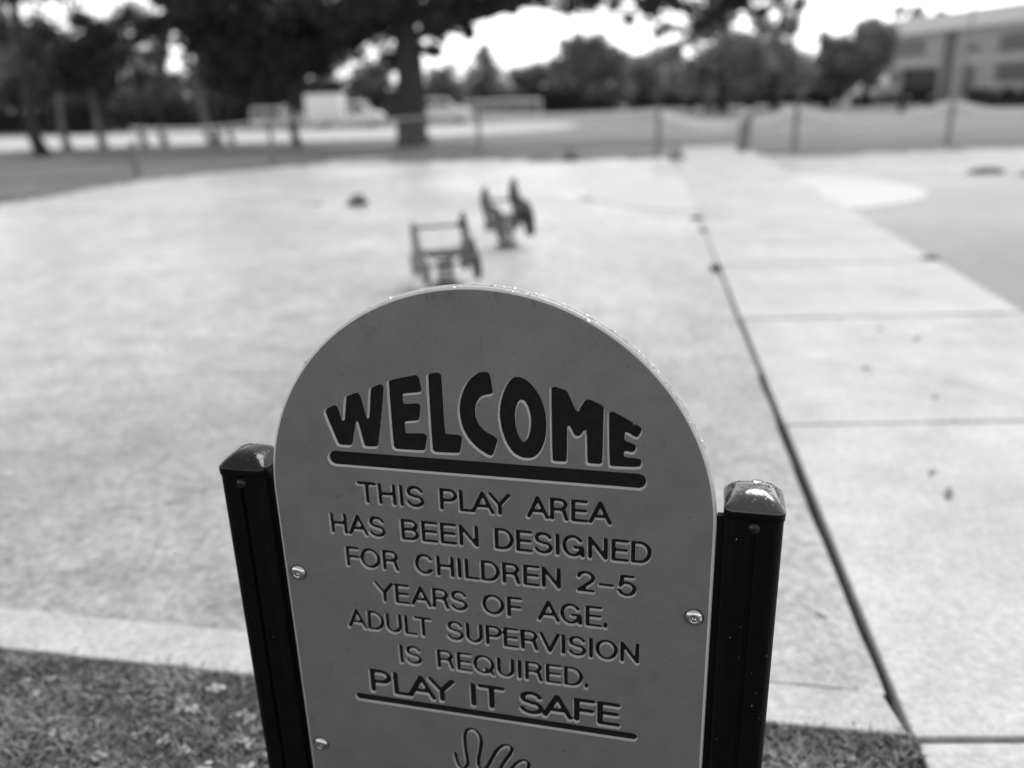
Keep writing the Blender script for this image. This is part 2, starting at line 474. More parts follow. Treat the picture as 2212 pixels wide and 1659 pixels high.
# near lawn: soil plus grass blades (uncountable)
near = MB()
near.add([(-4, -.6, -.014), (.62, -.6, -.014), (1.0, kerb_y(1.0, 0) + .036, -.014), (-.1, kerb_y(-.1, 0) - .002, -.014), (-4, kerb_y(-4, 0) - .002, -.014)], [(0, 1, 2, 3, 4)])
structure(near.build('lawn_soil', mat("lawn_soil_mat", .06, .12, 30, .9, .6, 60), fix=False))
def grass(n):
    x = rng.uniform(-2.6, 1.05, n * 2); y = rng.uniform(.25, 2.45, n * 2)
    px = .735 + PD * y
    dens = np.sin(x * 9.1 + 2 * np.sin(y * 7.3)) * np.sin(y * 11.7 + 1.7 * np.sin(x * 6.1)) * .5 + .5
    ok = (y < (1.862 - .197 * x) + rng.normal(0, .010, n * 2) + .004 + .036 * np.clip(x + .1, 0, 1.1)) & (x < px - .004 + rng.normal(0, .006, n * 2)) & (rng.random(n * 2) < .45 + .55 * dens)
    x, y, dens = x[ok][:n], y[ok][:n], dens[ok][:n]
    n = len(x)
    h = rng.uniform(.010, .027, n) * (.7 + .5 * dens)
    w = rng.uniform(.0014, .0042, n)
    a = rng.uniform(0, 2 * np.pi, n)
    lean = rng.uniform(.2, 1.9, n) * h
    ca, sa = np.cos(a), np.sin(a)
    z0 = np.full(n, -.016)
    b1 = np.stack([x - sa * w, y + ca * w, z0], 1); b2 = np.stack([x + sa * w, y - ca * w, z0], 1)
    mx, my = x + ca * lean * .35, y + sa * lean * .35
    m1 = np.stack([mx - sa * w * .9, my + ca * w * .9, z0 + h * .62], 1); m2 = np.stack([mx + sa * w * .9, my - ca * w * .9, z0 + h * .62], 1)
    t1 = np.stack([x + ca * lean - sa * w * .15, y + sa * lean + ca * w * .15, z0 + h], 1)
    t2 = np.stack([x + ca * lean + sa * w * .15, y + sa * lean - ca * w * .15, z0 + h], 1)
    V = np.stack([b1, b2, m1, m2, t1, t2], 1).reshape(-1, 3)
    base = np.arange(n)[:, None] * 6
    F = np.concatenate([base + [0, 1, 3, 2], base + [2, 3, 5, 4]], 0)
    tone = np.clip(rng.beta(1.6, 2.6, n) * .8 + .35 * (dens - .5) + (rng.random(n) < .04) * .5, 0, 1)
    me = mesh_np('grass', V, F)
    at = me.attributes.new('tone', 'FLOAT', 'FACE')
    at.data.foreach_set('value', np.concatenate([tone, tone]).astype(np.float32))
    o = link('grass', me, M_BLADE)
    tag(o, 'short wet grass growing between the sign and the kerb', 'grass'); o['kind'] = 'stuff'
grass(90000)
# broad weeds and clover leaves among the blades
def clover(n):
    V = []; F = []; T = []
    for i in range(n):
        x = random.uniform(-2.3, .95); y = random.uniform(.5, 1.8 - .19 * x)
        if x > .7 + PD * y: continue
        s = random.uniform(.006, .013); z = random.uniform(-.004, .010)
        t0 = random.uniform(0, 6.28)
        for k in range(3):
            t = t0 + k * 2.094
            c = Vector((x + math.cos(t) * s, y + math.sin(t) * s, z + random.uniform(-.002, .003)))
            b = len(V)
            for q in range(6):
                u = q * math.pi / 3
                V.append((c.x + math.cos(u) * s * .8, c.y + math.sin(u) * s * .8, c.z + math.sin(u + t0) * s * .3))
            F.append((b, b + 1, b + 2, b + 3)); F.append((b, b + 3, b + 4, b + 5)); r = random.uniform(.3, .95); T += [r, r]
    me = mesh('clover', V, F)
    at = me.attributes.new('tone', 'FLOAT', 'FACE'); at.data.foreach_set('value', T)
    o = link('clover', me, M_BLADE)
    tag(o, 'small pale clover leaves scattered through the near grass', 'clover'); o['kind'] = 'stuff'
clover(700)

# ================================================================== THE WELCOME SIGN
YAW = 0.24663
sign = thing('welcome_sign', 'grey welcome board with engraved play area rules between two black posts', 'sign', (-0.06124, 1.21603, -.05), -YAW)
SZ = .05                                        # the thing's origin is 5 cm down in the grass
VF = 0.012                                      # board front, behind the front faces of the posts
D_CORE = .0052
def bz(z): return z + SZ

WEL = {
'W': [(-0.2658, 1.1051), (-0.2625, 1.1087), (-0.2505, 1.1145), (-0.2462, 1.115), (-0.2434, 1.1115), (-0.2369, 1.0823), (-0.2356, 1.0809), (-0.2341, 1.0839), (-0.2268, 1.1293), (-0.2242, 1.1328), (-0.2079, 1.1395), (-0.2035, 1.1392), (-0.2005, 1.135), (-0.1926, 1.0923), (-0.1903, 1.0902), (-0.1883, 1.094), (-0.1815, 1.1457), (-0.1789, 1.1505), (-0.164, 1.1567), (-0.16, 1.1562), (-0.1576, 1.1519), (-0.1764, 1.0486), (-0.1802, 1.044), (-0.1995, 1.0434), (-0.2021, 1.0461), (-0.2098, 1.0917), (-0.2111, 1.0931), (-0.2131, 1.0904), (-0.224, 1.0465), (-0.2272, 1.0431), (-0.2468, 1.0428), (-0.25, 1.0454), (-0.2675, 1.1001)],
'E': [(-0.1486, 1.1611), (-0.1456, 1.1648), (-0.1031, 1.1756), (-0.0978, 1.1753), (-0.0956, 1.172), (-0.0929, 1.1507), (-0.0947, 1.1468), (-0.1244, 1.143), (-0.1265, 1.1401), (-0.1265, 1.1265), (-0.1245, 1.1241), (-0.1012, 1.1272), (-0.0978, 1.126), (-0.0964, 1.1228), (-0.0996, 1.1007), (-0.1026, 1.0969), (-0.1246, 1.094), (-0.1265, 1.0911), (-0.1261, 1.0743), (-0.1241, 1.072), (-0.0941, 1.0744), (-0.0901, 1.073), (-0.0887, 1.0691), (-0.0933, 1.0463), (-0.0968, 1.0432), (-0.1433, 1.0425), (-0.1473, 1.0445), (-0.149, 1.0486)],
'L': [(-0.0799, 1.1762), (-0.0763, 1.1799), (-0.063, 1.1821), (-0.0591, 1.1807), (-0.0573, 1.1766), (-0.0573, 1.0786), (-0.0553, 1.076), (-0.0321, 1.076), (-0.0287, 1.074), (-0.0281, 1.0702), (-0.0323, 1.0467), (-0.0357, 1.0433), (-0.0744, 1.042), (-0.0779, 1.0435), (-0.0804, 1.0472)],
'C': [(0.0007, 1.1828), (0.0085, 1.1863), (0.0188, 1.1871), (0.0225, 1.1849), (0.0241, 1.1795), (0.0269, 1.1548), (0.0255, 1.151), (0.012, 1.1481), (0.0045, 1.1429), (-0.001, 1.1346), (-0.0042, 1.121), (-0.0033, 1.1081), (0.0014, 1.0964), (0.012, 1.0854), (0.0273, 1.0775), (0.0311, 1.0744), (0.0312, 1.069), (0.0241, 1.0468), (0.0208, 1.0432), (0.016, 1.0434), (-0.0025, 1.0548), (-0.0177, 1.0715), (-0.0265, 1.091), (-0.03, 1.1139), (-0.0282, 1.1343), (-0.0214, 1.1547), (-0.0114, 1.1719)],
'O': [(0.0615, 1.1807), (0.0716, 1.1812), (0.0815, 1.1779), (0.0937, 1.1664), (0.1046, 1.1488), (0.1117, 1.1256), (0.1131, 1.1019), (0.111, 1.0802), (0.1043, 1.0607), (0.0951, 1.0482), (0.086, 1.0436), (0.0705, 1.0438), (0.0564, 1.0524), (0.0466, 1.0687), (0.0395, 1.0914), (0.037, 1.1155), (0.039, 1.1344), (0.0442, 1.1532), (0.0524, 1.1706)],
'O2': [(0.068, 1.1409), (0.0731, 1.1443), (0.0794, 1.1421), (0.0854, 1.1298), (0.0886, 1.1135), (0.0876, 1.0947), (0.0829, 1.0782), (0.0776, 1.0718), (0.0725, 1.072), (0.0664, 1.0824), (0.0624, 1.0984), (0.0617, 1.1171), (0.0639, 1.1306)],
'M': [(0.1215, 1.1641), (0.1235, 1.1675), (0.1284, 1.1683), (0.1443, 1.1636), (0.1475, 1.1604), (0.1596, 1.1318), (0.1621, 1.1294), (0.165, 1.1322), (0.1736, 1.1472), (0.1777, 1.1506), (0.1833, 1.1499), (0.2015, 1.1417), (0.2039, 1.138), (0.2031, 1.1132), (0.2022, 1.0461), (0.1992, 1.0423), (0.1811, 1.0422), (0.1783, 1.0447), (0.1775, 1.0996), (0.1763, 1.103), (0.1741, 1.1007), (0.1679, 1.0902), (0.1624, 1.0874), (0.1575, 1.0895), (0.1496, 1.107), (0.1477, 1.1106), (0.1461, 1.1081), (0.1452, 1.0448), (0.1431, 1.0419), (0.1244, 1.0417), (0.1219, 1.044)],
'E2': [(0.2117, 1.1281), (0.2143, 1.1322), (0.2196, 1.1325), (0.2595, 1.1105), (0.2624, 1.1068), (0.2616, 1.1016), (0.2575, 1.094), (0.2539, 1.0924), (0.2386, 1.1013), (0.2365, 1.0998), (0.2364, 1.088), (0.2384, 1.0847), (0.2517, 1.0804), (0.2545, 1.0769), (0.2532, 1.0699), (0.2496, 1.0665), (0.2379, 1.0682), (0.2355, 1.0659), (0.2359, 1.0595), (0.2379, 1.057), (0.2583, 1.057), (0.2627, 1.0541), (0.2633, 1.0483), (0.2605, 1.0419), (0.217, 1.0402), (0.2136, 1.0427)],
}
HAND = [(-0.0748, 0.4146), (-0.0742, 0.4043), (-0.0724, 0.3949), (-0.0694, 0.3857), (-0.0646, 0.379), (-0.0583, 0.3782), (-0.0527, 0.3863), (-0.051, 0.3964), (-0.0533, 0.4209), (-0.0546, 0.4399), (-0.0543, 0.4576), (-0.0508, 0.4698), (-0.0437, 0.4771), (-0.0369, 0.4784), (-0.0292, 0.4744), (-0.023, 0.4635), (-0.022, 0.4488), (-0.0252, 0.4263), (-0.0295, 0.4062), (-0.03, 0.3936), (-0.0265, 0.3846), (-0.0197, 0.3832), (-0.0138, 0.3892), (-0.0063, 0.4053), (0.0035, 0.4278), (0.0119, 0.4417), (0.0211, 0.4509), (0.03, 0.4533), (0.0365, 0.4491), (0.0374, 0.4412), (0.0314, 0.4278), (0.0208, 0.4093), (0.0123, 0.391), (0.0131, 0.3815), (0.0233, 0.3836), (0.0338, 0.3954), (0.0454, 0.4128), (0.0545, 0.4215), (0.0634, 0.4239), (0.0688, 0.4189), (0.0685, 0.4093), (0.0649, 0.3962), (0.06, 0.3772), (0.062, 0.3665), (0.071, 0.3712), (0.079, 0.3811), (0.0879, 0.3844), (0.091, 0.3767), (0.0852, 0.3588), (0.0736, 0.3381), (0.0618, 0.3115), (0.0508, 0.2803), (0.0338, 0.2472), (0.002, 0.2295), (-0.0333, 0.2273), (-0.0559, 0.2489), (-0.0743, 0.2816), (-0.0942, 0.3064), (-0.1073, 0.3254), (-0.104, 0.3404), (-0.092, 0.3458), (-0.0829, 0.3405)]
HW = 0.0034
def arc(cx, cy, rx, ry, a0, a1, n=10):
    return [(cx + rx * math.cos(R(a0 + (a1 - a0) * k / n)), cy + ry * math.sin(R(a0 + (a1 - a0) * k / n))) for k in range(n + 1)]
# router strokes of each character: (width, left bearing, right bearing, strokes), cap height 1
GL = {
'A': (.90, .02, .02, [[(0, 0), (.45, 1), (.9, 0)], [(.14, .31), (.76, .31)]]),
'B': (.68, .13, .08, [[(0, 0), (0, 1)], [(0, 1), (.4, 1)] + arc(.4, .765, .25, .235, 90, -90) + [(0, .53)], [(.4, .53)] + arc(.41, .265, .27, .265, 90, -90) + [(0, 0)]]),
'C': (.82, .08, .06, [arc(.41, .5, .41, .5, 38, 322, 22)]),
'D': (.74, .13, .08, [[(0, 0), (0, 1), (.3, 1)] + arc(.3, .5, .44, .5, 90, -90, 16) + [(0, 0)]]),
'E': (.62, .13, .05, [[(.62, 1), (0, 1), (0, 0), (.62, 0)], [(0, .52), (.58, .52)]]),
'F': (.58, .13, .03, [[(.58, 1), (0, 1), (0, 0)], [(0, .5), (.54, .5)]]),
'G': (.86, .08, .12, [arc(.42, .5, .42, .5, 36, 335, 22) + [(.83, .44), (.5, .44)], [(.83, .44), (.86, 0)]]),
'H': (.70, .13, .13, [[(0, 0), (0, 1)], [(.7, 0), (.7, 1)], [(0, .52), (.7, .52)]]),
'I': (.0, .14, .14, [[(0, 0), (0, 1)]]),
'L': (.56, .13, .02, [[(0, 1), (0, 0), (.56, 0)]]),
'M': (.8, .13, .13, [[(0, 0), (0, 1), (.4, .1), (.8, 1), (.8, 0)]]),
'N': (.72, .13, .13, [[(0, 0), (0, 1), (.72, 0), (.72, 1)]]),
'O': (.90, .08, .08, [arc(.45, .5, .45, .5, 0, 360, 28)]),
'P': (.66, .13, .04, [[(0, 0), (0, 1), (.38, 1)] + arc(.38, .73, .28, .27, 90, -90) + [(0, .46)]]),
'Q': (.92, .08, .08, [arc(.45, .5, .45, .5, 0, 360, 28), [(.55, .26), (.94, -.04)]]),
'R': (.70, .13, .06, [[(0, 0), (0, 1), (.4, 1)] + arc(.4, .745, .26, .255, 90, -90) + [(0, .49)], [(.4, .49), (.58, .42), (.63, .2), (.70, 0)]]),
'S': (.72, .09, .08, [arc(.36, .745, .32, .255, 15, 90, 5)[0:] + arc(.36, .745, .32, .255, 90, 215, 8) + [(.36, .51)] + arc(.37, .262, .34, .262, 62, -90, 10) + arc(.37, .262, .36, .262, -90, -165, 6)]),
'T': (.80, .03, .03, [[(0, 1), (.8, 1)], [(.4, 1), (.4, 0)]]),
'U': (.68, .12, .12, [[(0, 1)] + arc(.34, .33, .34, .33, 180, 360, 12) + [(.68, 1)]]),
'V': (.86, .02, .02, [[(0, 1), (.43, 0), (.86, 1)]]),
'Y': (.84, .02, .02, [[(0, 1), (.42, .45), (.84, 1)], [(.42, .45), (.42, 0)]]),
'2': (.62, .1, .1, [arc(.31, .7, .31, .3, 170, -35, 12) + [(.3, .28), (0, 0), (.62, 0)]]),
'5': (.64, .1, .1, [[(.56, 1), (.12, 1), (.04, .48)] + arc(.31, .33, .33, .33, 125, -160, 14)]),
'-': (.5, .12, .12, [[(0, .42), (.5, .42)]]),
'.': (.0, .1, .1, [[(0, 0.0), (0, .16)]]),
}
KERN = {('L', 'A'): -.14, ('A', 'Y'): -.22, ('P', 'L'): 0, ('A', 'F'): 0, ('S', 'A'): -.05, ('L', 'T'): -.16, ('R', 'V'): .06, ('E', 'A'): .06, ('R', 'E'): .04}
BOLD_R, REG_R = .0050, .0032
TEXT = [  # word, u of the first stroke, u of the last stroke, baseline, cap height, stroke radius
('THIS', -.2197, -.1040, .9390, .035, REG_R), ('PLAY', -.0701, .0474, .9390, .035, REG_R), ('AREA', .0809, .2150, .9390, .035, REG_R),
('HAS', -.2774, -.1798, .8730, .0355, REG_R), ('BEEN', -.1448, -.0115, .8730, .0355, REG_R), ('DESIGNED', .0236, .2803, .8730, .0355, REG_R),
('FOR', -.2545, -.1602, .8075, .0355, REG_R), ('CHILDREN', -.1238, .1301, .8075, .0355, REG_R), ('2-5', .1642, .2575, .8075, .0355, REG_R),
('YEARS', -.2052, -.0367, .7400, .0360, REG_R), ('OF', -.0037, .0626, .7400, .0360, REG_R), ('AGE', .0954, .2015, .7400, .0360, REG_R), ('.', .2100, .2100, .7400, .036, REG_R),
('ADULT', -.2653, -.1067, .6755, .0360, REG_R), ('SUPERVISION', -.0727, .2646, .6755, .0360, REG_R),
('IS', -.1678, -.1305, .6105, .0355, REG_R), ('REQUIRED', -.0950, .1680, .6105, .0355, REG_R), ('.', .1772, .1772, .6100, .035, REG_R),
('PLAY', -.2312, -.0720, .5362, .0440, BOLD_R), ('IT', -.0325, .0232, .5362, .0435, BOLD_R), ('SAFE', .0587, .2331, .5362, .0430, BOLD_R),
]
FLARE, SMALL = .0023, .0014
strokes = []                                    # (points, radius)
for w, u0, u1, zb, cap, rad in TEXT:
    x = 0; items = []
    for i, ch in enumerate(w):
        gw, lb, rb_, st = GL[ch]
        if i:
            x += lb + .09 + KERN.get((w[i - 1], ch), 0)
        items.append((x, st, gw)); x += gw
        last = x; x += rb_
    k = (u1 - u0) / last if last > 0 else cap
    for x0, st, gw in items:
        for s in st:
            strokes.append(([(u0 + (x0 + a) * k, zb + b * cap) for a, b in s], rad + SMALL - FLARE))
strokes.append(([(-.2565, 1.0182), (.2590, 1.0182)], .0124))      # rule under WELCOME
strokes.append(([(-.2610, .5164), (.2600, .5164)], .0080 + SMALL - FLARE))        # rule under PLAY IT SAFE
strokes.append((HAND, HW + SMALL - FLARE))

H = .0005
U0, U1, Z0, Z1 = -.30, .30, .215, 1.21
nu, nz_ = int((U1 - U0) / H) + 1, int((Z1 - Z0) / H) + 1
F_ = np.full((nz_, nu), .01, np.float32)
gu = U0 + np.arange(nu) * H; gz = Z0 + np.arange(nz_) * H
def seg_dist(X, Z, a, b):
    dx, dz = b[0] - a[0], b[1] - a[1]
    L2 = dx * dx + dz * dz
    t = 0 if L2 == 0 else np.clip(((X - a[0]) * dx + (Z - a[1]) * dz) / L2, 0, 1)
    return np.hypot(X - a[0] - t * dx, Z - a[1] - t * dz)
def window(pts, pad):
    us = [p[0] for p in pts]; zs = [p[1] for p in pts]
    i0, i1 = max(0, int((min(us) - pad - U0) / H)), min(nu, int((max(us) + pad - U0) / H) + 2)
    j0, j1 = max(0, int((min(zs) - pad - Z0) / H)), min(nz_, int((max(zs) + pad - Z0) / H) + 2)
    return i0, i1, j0, j1
for pts, r in strokes:
    for a, b in zip(pts[:-1], pts[1:]):
        i0, i1, j0, j1 = window([a, b], r + .006)
        X, Z = np.meshgrid(gu[i0:i1], gz[j0:j1])
        F_[j0:j1, i0:i1] = np.minimum(F_[j0:j1, i0:i1], seg_dist(X, Z, a, b) - r)
def chaikin(P):
    out = []
    for (a, b), (c, d) in zip(P, P[1:] + P[:1]):
        out += [(a * .8 + c * .2, b * .8 + d * .2), (a * .2 + c * .8, b * .2 + d * .8)]
    return out
def poly_sdf(P, X, Z):
    d = np.full(X.shape, 1.0); ins = np.zeros(X.shape, bool)
    for a, b in zip(P, P[1:] + P[:1]):
        d = np.minimum(d, seg_dist(X, Z, a, b))
        if a[1] != b[1]:
            c = ((a[1] > Z) != (b[1] > Z)) & (X < (b[0] - a[0]) * (Z - a[1]) / (b[1] - a[1]) + a[0])
            ins ^= c
    return np.where(ins, -d, d)
for k, P in WEL.items():
    if k == 'O2': continue
    P = chaikin(P)
    i0, i1, j0, j1 = window(P, .006)
    X, Z = np.meshgrid(gu[i0:i1], gz[j0:j1])
    d = poly_sdf(P, X, Z)
    if k == 'O':
        d = np.maximum(d, -poly_sdf(chaikin(WEL['O2']), X, Z))
    F_[j0:j1, i0:i1] = np.minimum(F_[j0:j1, i0:i1], d)
def contours(Fg, iso):
    """closed iso outlines by marching squares"""
    S = Fg < iso
    c = S[:-1, :-1] * 1 + S[:-1, 1:] * 2 + S[1:, 1:] * 4 + S[1:, :-1] * 8
    J, I = np.nonzero((c > 0) & (c < 15))
    nxt = {}
    def e(j, i, k):                              # edge id: 0 bottom,1 right,2 top,3 left
        return (j, i, 0) if k == 0 else (j, i + 1, 1) if k == 1 else (j + 1, i, 0) if k == 2 else (j, i, 1)
    T = {1: [(0, 3)], 2: [(1, 0)], 3: [(1, 3)], 4: [(2, 1)], 6: [(2, 0)], 7: [(2, 3)], 8: [(3, 2)], 9: [(0, 2)], 11: [(1, 2)], 12: [(3, 1)], 13: [(0, 1)], 14: [(3, 0)], 5: [(0, 3), (2, 1)], 10: [(1, 0), (3, 2)]}
    cc = c[J, I]
    for j, i, q in zip(J.tolist(), I.tolist(), cc.tolist()):
        for a, b in T[q]:
            nxt[e(j, i, a)] = e(j, i, b)
    loops = []
    while nxt:
        k0, k = nxt.popitem(); lp = [k0]
        while k != k0:
            lp.append(k); k = nxt.pop(k, k0)
        pts = []
        for j, i, ax in lp:
            a = Fg[j, i]; b = Fg[j, i + 1] if ax == 0 else Fg[j + 1, i]
            t = float((iso - a) / (b - a)) if b != a else .5
            pts.append((U0 + (i + (t if ax == 0 else 0)) * H, Z0 + (j + (t if ax == 1 else 0)) * H))
        loops.append(pts)
    return loops
def simplify(P, tol=.00007):
    P = np.array(P); n = len(P)
    k = int(np.argmax(np.hypot(*(P - P[0]).T)))
    keep = {0, k}
    st = [(0, k), (k, n)]
    while st:
        a, b = st.pop()
        if b - a < 2: continue
        A, B = P[a], P[b % n]
        d = B - A; L = math.hypot(*d) or 1e-9
        Q = P[a + 1:b] - A
        dist = np.abs(Q[:, 0] * d[1] - Q[:, 1] * d[0]) / L
        m = int(np.argmax(dist))
        if dist[m] > tol:
            keep.add(a + 1 + m); st += [(a, a + 1 + m), (a + 1 + m, b)]
    return [tuple(P[i]) for i in sorted(keep)]
loops = [simplify(l) for l in contours(F_, FLARE) if len(l) > 12]
def area(P):
    return .5 * sum(a[0] * b[1] - b[0] * a[1] for a, b in zip(P, P[1:] + P[:1]))
def inside(pt, P):
    r = False
    for a, b in zip(P, P[1:] + P[:1]):
        if (a[1] > pt[1]) != (b[1] > pt[1]) and pt[0] < (b[0] - a[0]) * (pt[1] - a[1]) / (b[1] - a[1]) + a[0]:
            r = not r
    return r
big = max(loops, key=lambda l: abs(area(l)))
sgn = 1 if area(big) > 0 else -1
outer = [l for l in loops if area(l) * sgn > 0]
holes = [l for l in loops if area(l) * sgn < 0]
# board outline (round-topped)
HB, ZB, ZC = .383, .14, .9425
def outline(inset):
    r = HB - inset
    P = [(-r, ZB + inset), (r, ZB + inset), (r, ZC)]
    P += [(r * math.cos(t), ZC + r * math.sin(t)) for t in np.linspace(0, math.pi, 97)[1:-1]]
    return P + [(-r, ZC)]
CH = .0052
v, f = fill_loops([outline(CH)] + loops)
front = MB()
front.add([(x, VF, bz(y)) for x, y in v], f)
board = front.build('front_sheet', [M_PLASTIC], sign, fix=False)
bmx = bmesh.new(); bmx.from_mesh(board.data)
for fc in bmx.faces:
    if fc.normal.y > 0: fc.normal_flip()
bmx.to_mesh(board.data); bmx.free()
def band(name, rings, m, parent):
    """a rim running round the board: rings of (inset, depth)"""
    b = MB(); n = len(outline(0))
    V = [(x, d, bz(z)) for ins, d in rings for x, z in outline(ins)]
    Fc = [(i * n + k, i * n + (k + 1) % n, (i + 1) * n + (k + 1) % n, (i + 1) * n + k) for i in range(len(rings) - 1) for k in range(n)]
    o = b.add(V, Fc).build(name, m, parent, smooth=True)
    return o
band('front_rim', [(CH, VF), (.0034, VF + .0007), (.0014, VF + .0020), (.0003, VF + .0038), (0, VF + .0050), (.0, VF + .0061), (.004, VF + .0061)], M_CUT, board)
core = band('core_sheet', [(.004, VF + .0061), (.0018, VF + .0062), (.0018, VF + .0102), (.004, VF + .0103)], M_CORE, sign)
cf, ff = fill_loops([outline(.002)])
c2 = MB().add([(x, VF + D_CORE + .0004, bz(y)) for x, y in cf], ff).build('core_face', M_CORE, core, fix=False)
back = band('back_sheet', [(.004, VF + .0104), (0, VF + .0105), (0, VF + .0150), (.0012, VF + .0175), (CH, VF + .019)], M_CUT, sign)
MB().add([(x, VF + .019, bz(y)) for x, y in fill_loops([outline(CH)])[0]], fill_loops([outline(CH)])[1]).build('back_face', M_PLASTIC, back, fix=False)
# the engravings: sloped light walls, dark floor
gzF, guF = np.gradient(F_, H)
def grad(p):
    i = min(max(int(round((p[0] - U0) / H)), 0), nu - 1); j = min(max(int(round((p[1] - Z0) / H)), 0), nz_ - 1)
    g = np.array([guF[j, i], gzF[j, i]]); L = np.hypot(*g)
    return g / L if L > .2 else np.array([0, 0])
def engrave(out, hs):
    V = []; Fc = []; mi = []
    fl_ = FLARE if sum(q[1] for q in out) / len(out) > 1.0 else SMALL
    for lp in [out] + hs:
        n = len(lp); b = len(V)
        V += [(x, VF, bz(z)) for x, z in lp]
        for q in lp:
            g = grad(q) * fl_ * .92
            V.append((q[0] - g[0], VF + D_CORE - .0001, bz(q[1] - g[1])))
        for k in range(n):
            Fc.append((b + k, b + (k + 1) % n, b + n + (k + 1) % n, b + n + k)); mi.append(0)
    fv, ffc = fill_loops([out] + hs)
    b = len(V)
    V += [(x, VF + D_CORE, bz(z)) for x, z in fv]
    for t in ffc:
        Fc.append(tuple(b + i for i in t)); mi.append(1)
    a = abs(area(out)); zc = sum(q[1] for q in out) / len(out); wd = max(q[0] for q in out) - min(q[0] for q in out)
    nm = 'engraved_letter'
    if wd > .3: nm = 'engraved_rule'
    elif zc < .49: nm = 'engraved_handprint'
    me = mesh(nm, V, Fc)
    me.materials.append(M_CUT); me.materials.append(M_CORE)
    me.polygons.foreach_set('material_index', mi)
    o = link(nm, me, None, board)
for o_ in sorted(outer, key=lambda l: (-round(max(q[1] for q in l), 2), l[0][0])):
    bb = (min(q[0] for q in o_), max(q[0] for q in o_), min(q[1] for q in o_), max(q[1] for q in o_))
    hs = [h for h in holes if bb[0] <= h[0][0] <= bb[1] and bb[2] <= h[0][1] <= bb[3] and inside(h[0], o_)]
    engrave(o_, hs)

# posts: extruded tube with fine ribs and a bolt groove in each face
PW, PR = .0885, .0135
def rr(hw, rad, seg=6):
    P = []
    for cx, cy, a0 in ((hw - rad, hw - rad, 0), (-hw + rad, hw - rad, 90), (-hw + rad, -hw + rad, 180), (hw - rad, -hw + rad, 270)):
        P += [(cx + rad * math.cos(R(a0 + 90 * k / seg)), cy + rad * math.sin(R(a0 + 90 * k / seg))) for k in range(seg + 1)]
    return P
def post_profile():
    hw = PW / 2; P = []
    pitch = .0026; g = .0042
    side = []
    x = -hw + PR
    while x < hw - PR - 1e-6:
        if abs(x + pitch / 2) > g + .0006:
            side += [(x, 0), (x + pitch * .38, 0), (x + pitch * .5, .00055), (x + pitch * .88, .00055)]
        elif not any(s[1] > .002 for s in side):
            side += [(-g, 0), (-g, .006), (g, .006), (g, 0)]
        x += pitch
    for k in range(4):
        a = R(90 * k); ca, sa = math.cos(a), math.sin(a)
        for (s, d) in side:                      # face towards -y first, then round
            px, py = s, -hw + d
            P.append((px * ca - py * sa, px * sa + py * ca))
        for q in range(1, 8):
            t = R(-90 + 90 * q / 8)
            for rr_, in ((PR - (.0004 if q % 2 else 0),),):
                px, py = hw - PR + rr_ * math.cos(t), -hw + PR + rr_ * math.sin(t)
                P.append((px * ca - py * sa, px * sa + py * ca))
    return P
prof = post_profile()
CAPR = [(.9745, .0405, .012), (.9745, .0456, .0135), (.9880, .0460, .0135)] + [(.9885 + .0238 * (1 - (w_ / .0460) ** 2.6), w_, .0135 if w_ > .03 else w_ * .45) for w_ in (.0457, .0445, .0425, .0395, .036, .032, .0275, .0225, .017, .011, .005)]
def ico(rad):
    bm = bmesh.new(); bmesh.ops.create_icosphere(bm, subdivisions=2, radius=rad)
    V = np.array([v.co[:] for v in bm.verts]); Fc = np.array([[q.index for q in fc.verts] for fc in bm.faces]); bm.free()
    return V, Fc
IV, IF = ico(1.0)
def blob_mesh(items, name, m, parent):
    """many droplets: (centre, scale xyz, normal, spin)"""
    V = []; Fc = []
    for i, (c, s, nrm, sp) in enumerate(items):
        q = Vector((0, 0, 1)).rotation_difference(Vector(nrm).normalized()).to_matrix() @ Matrix.Rotation(sp, 3, 'Z')
        ph = random.random() * 6
        W = IV * (1 + .16 * np.sin(IV[:, [0]] * 2.7 + ph) * np.cos(IV[:, [1]] * 3.1 + ph))
        W = (W * np.array(s)) @ np.array(q).T + np.array(c)
        V.append(W); Fc.append(IF + i * len(IV))
    o = link(name, mesh_np(name, np.concatenate(V), np.concatenate(Fc)), m, parent, smooth=True)
    o['kind'] = 'stuff'
    return o
def cap_height(x, y):
    m_ = (abs(x) ** 5 + abs(y) ** 5) ** .2
    for (z0, w0, _), (z1, w1, _) in zip(CAPR[3:-1], CAPR[4:]):
        if w1 <= m_ <= w0:
            t = (w0 - m_) / (w0 - w1); return z0 + (z1 - z0) * t
    return CAPR[-1][0] if m_ < CAPR[-1][1] else CAPR[3][0]
def bolt(parent, x, y, z, name, m, rad=.0075, hgt=.0045):
    prf = [(rad, 0), (rad, -.0009), (rad * .93, -hgt * .45), (rad * .75, -hgt * .75), (rad * .45, -hgt * .95), (rad * .12, -hgt)]
    return MB().lathe(prf, (x, y, z), 'y', 28).build(name, m, parent, smooth=True)
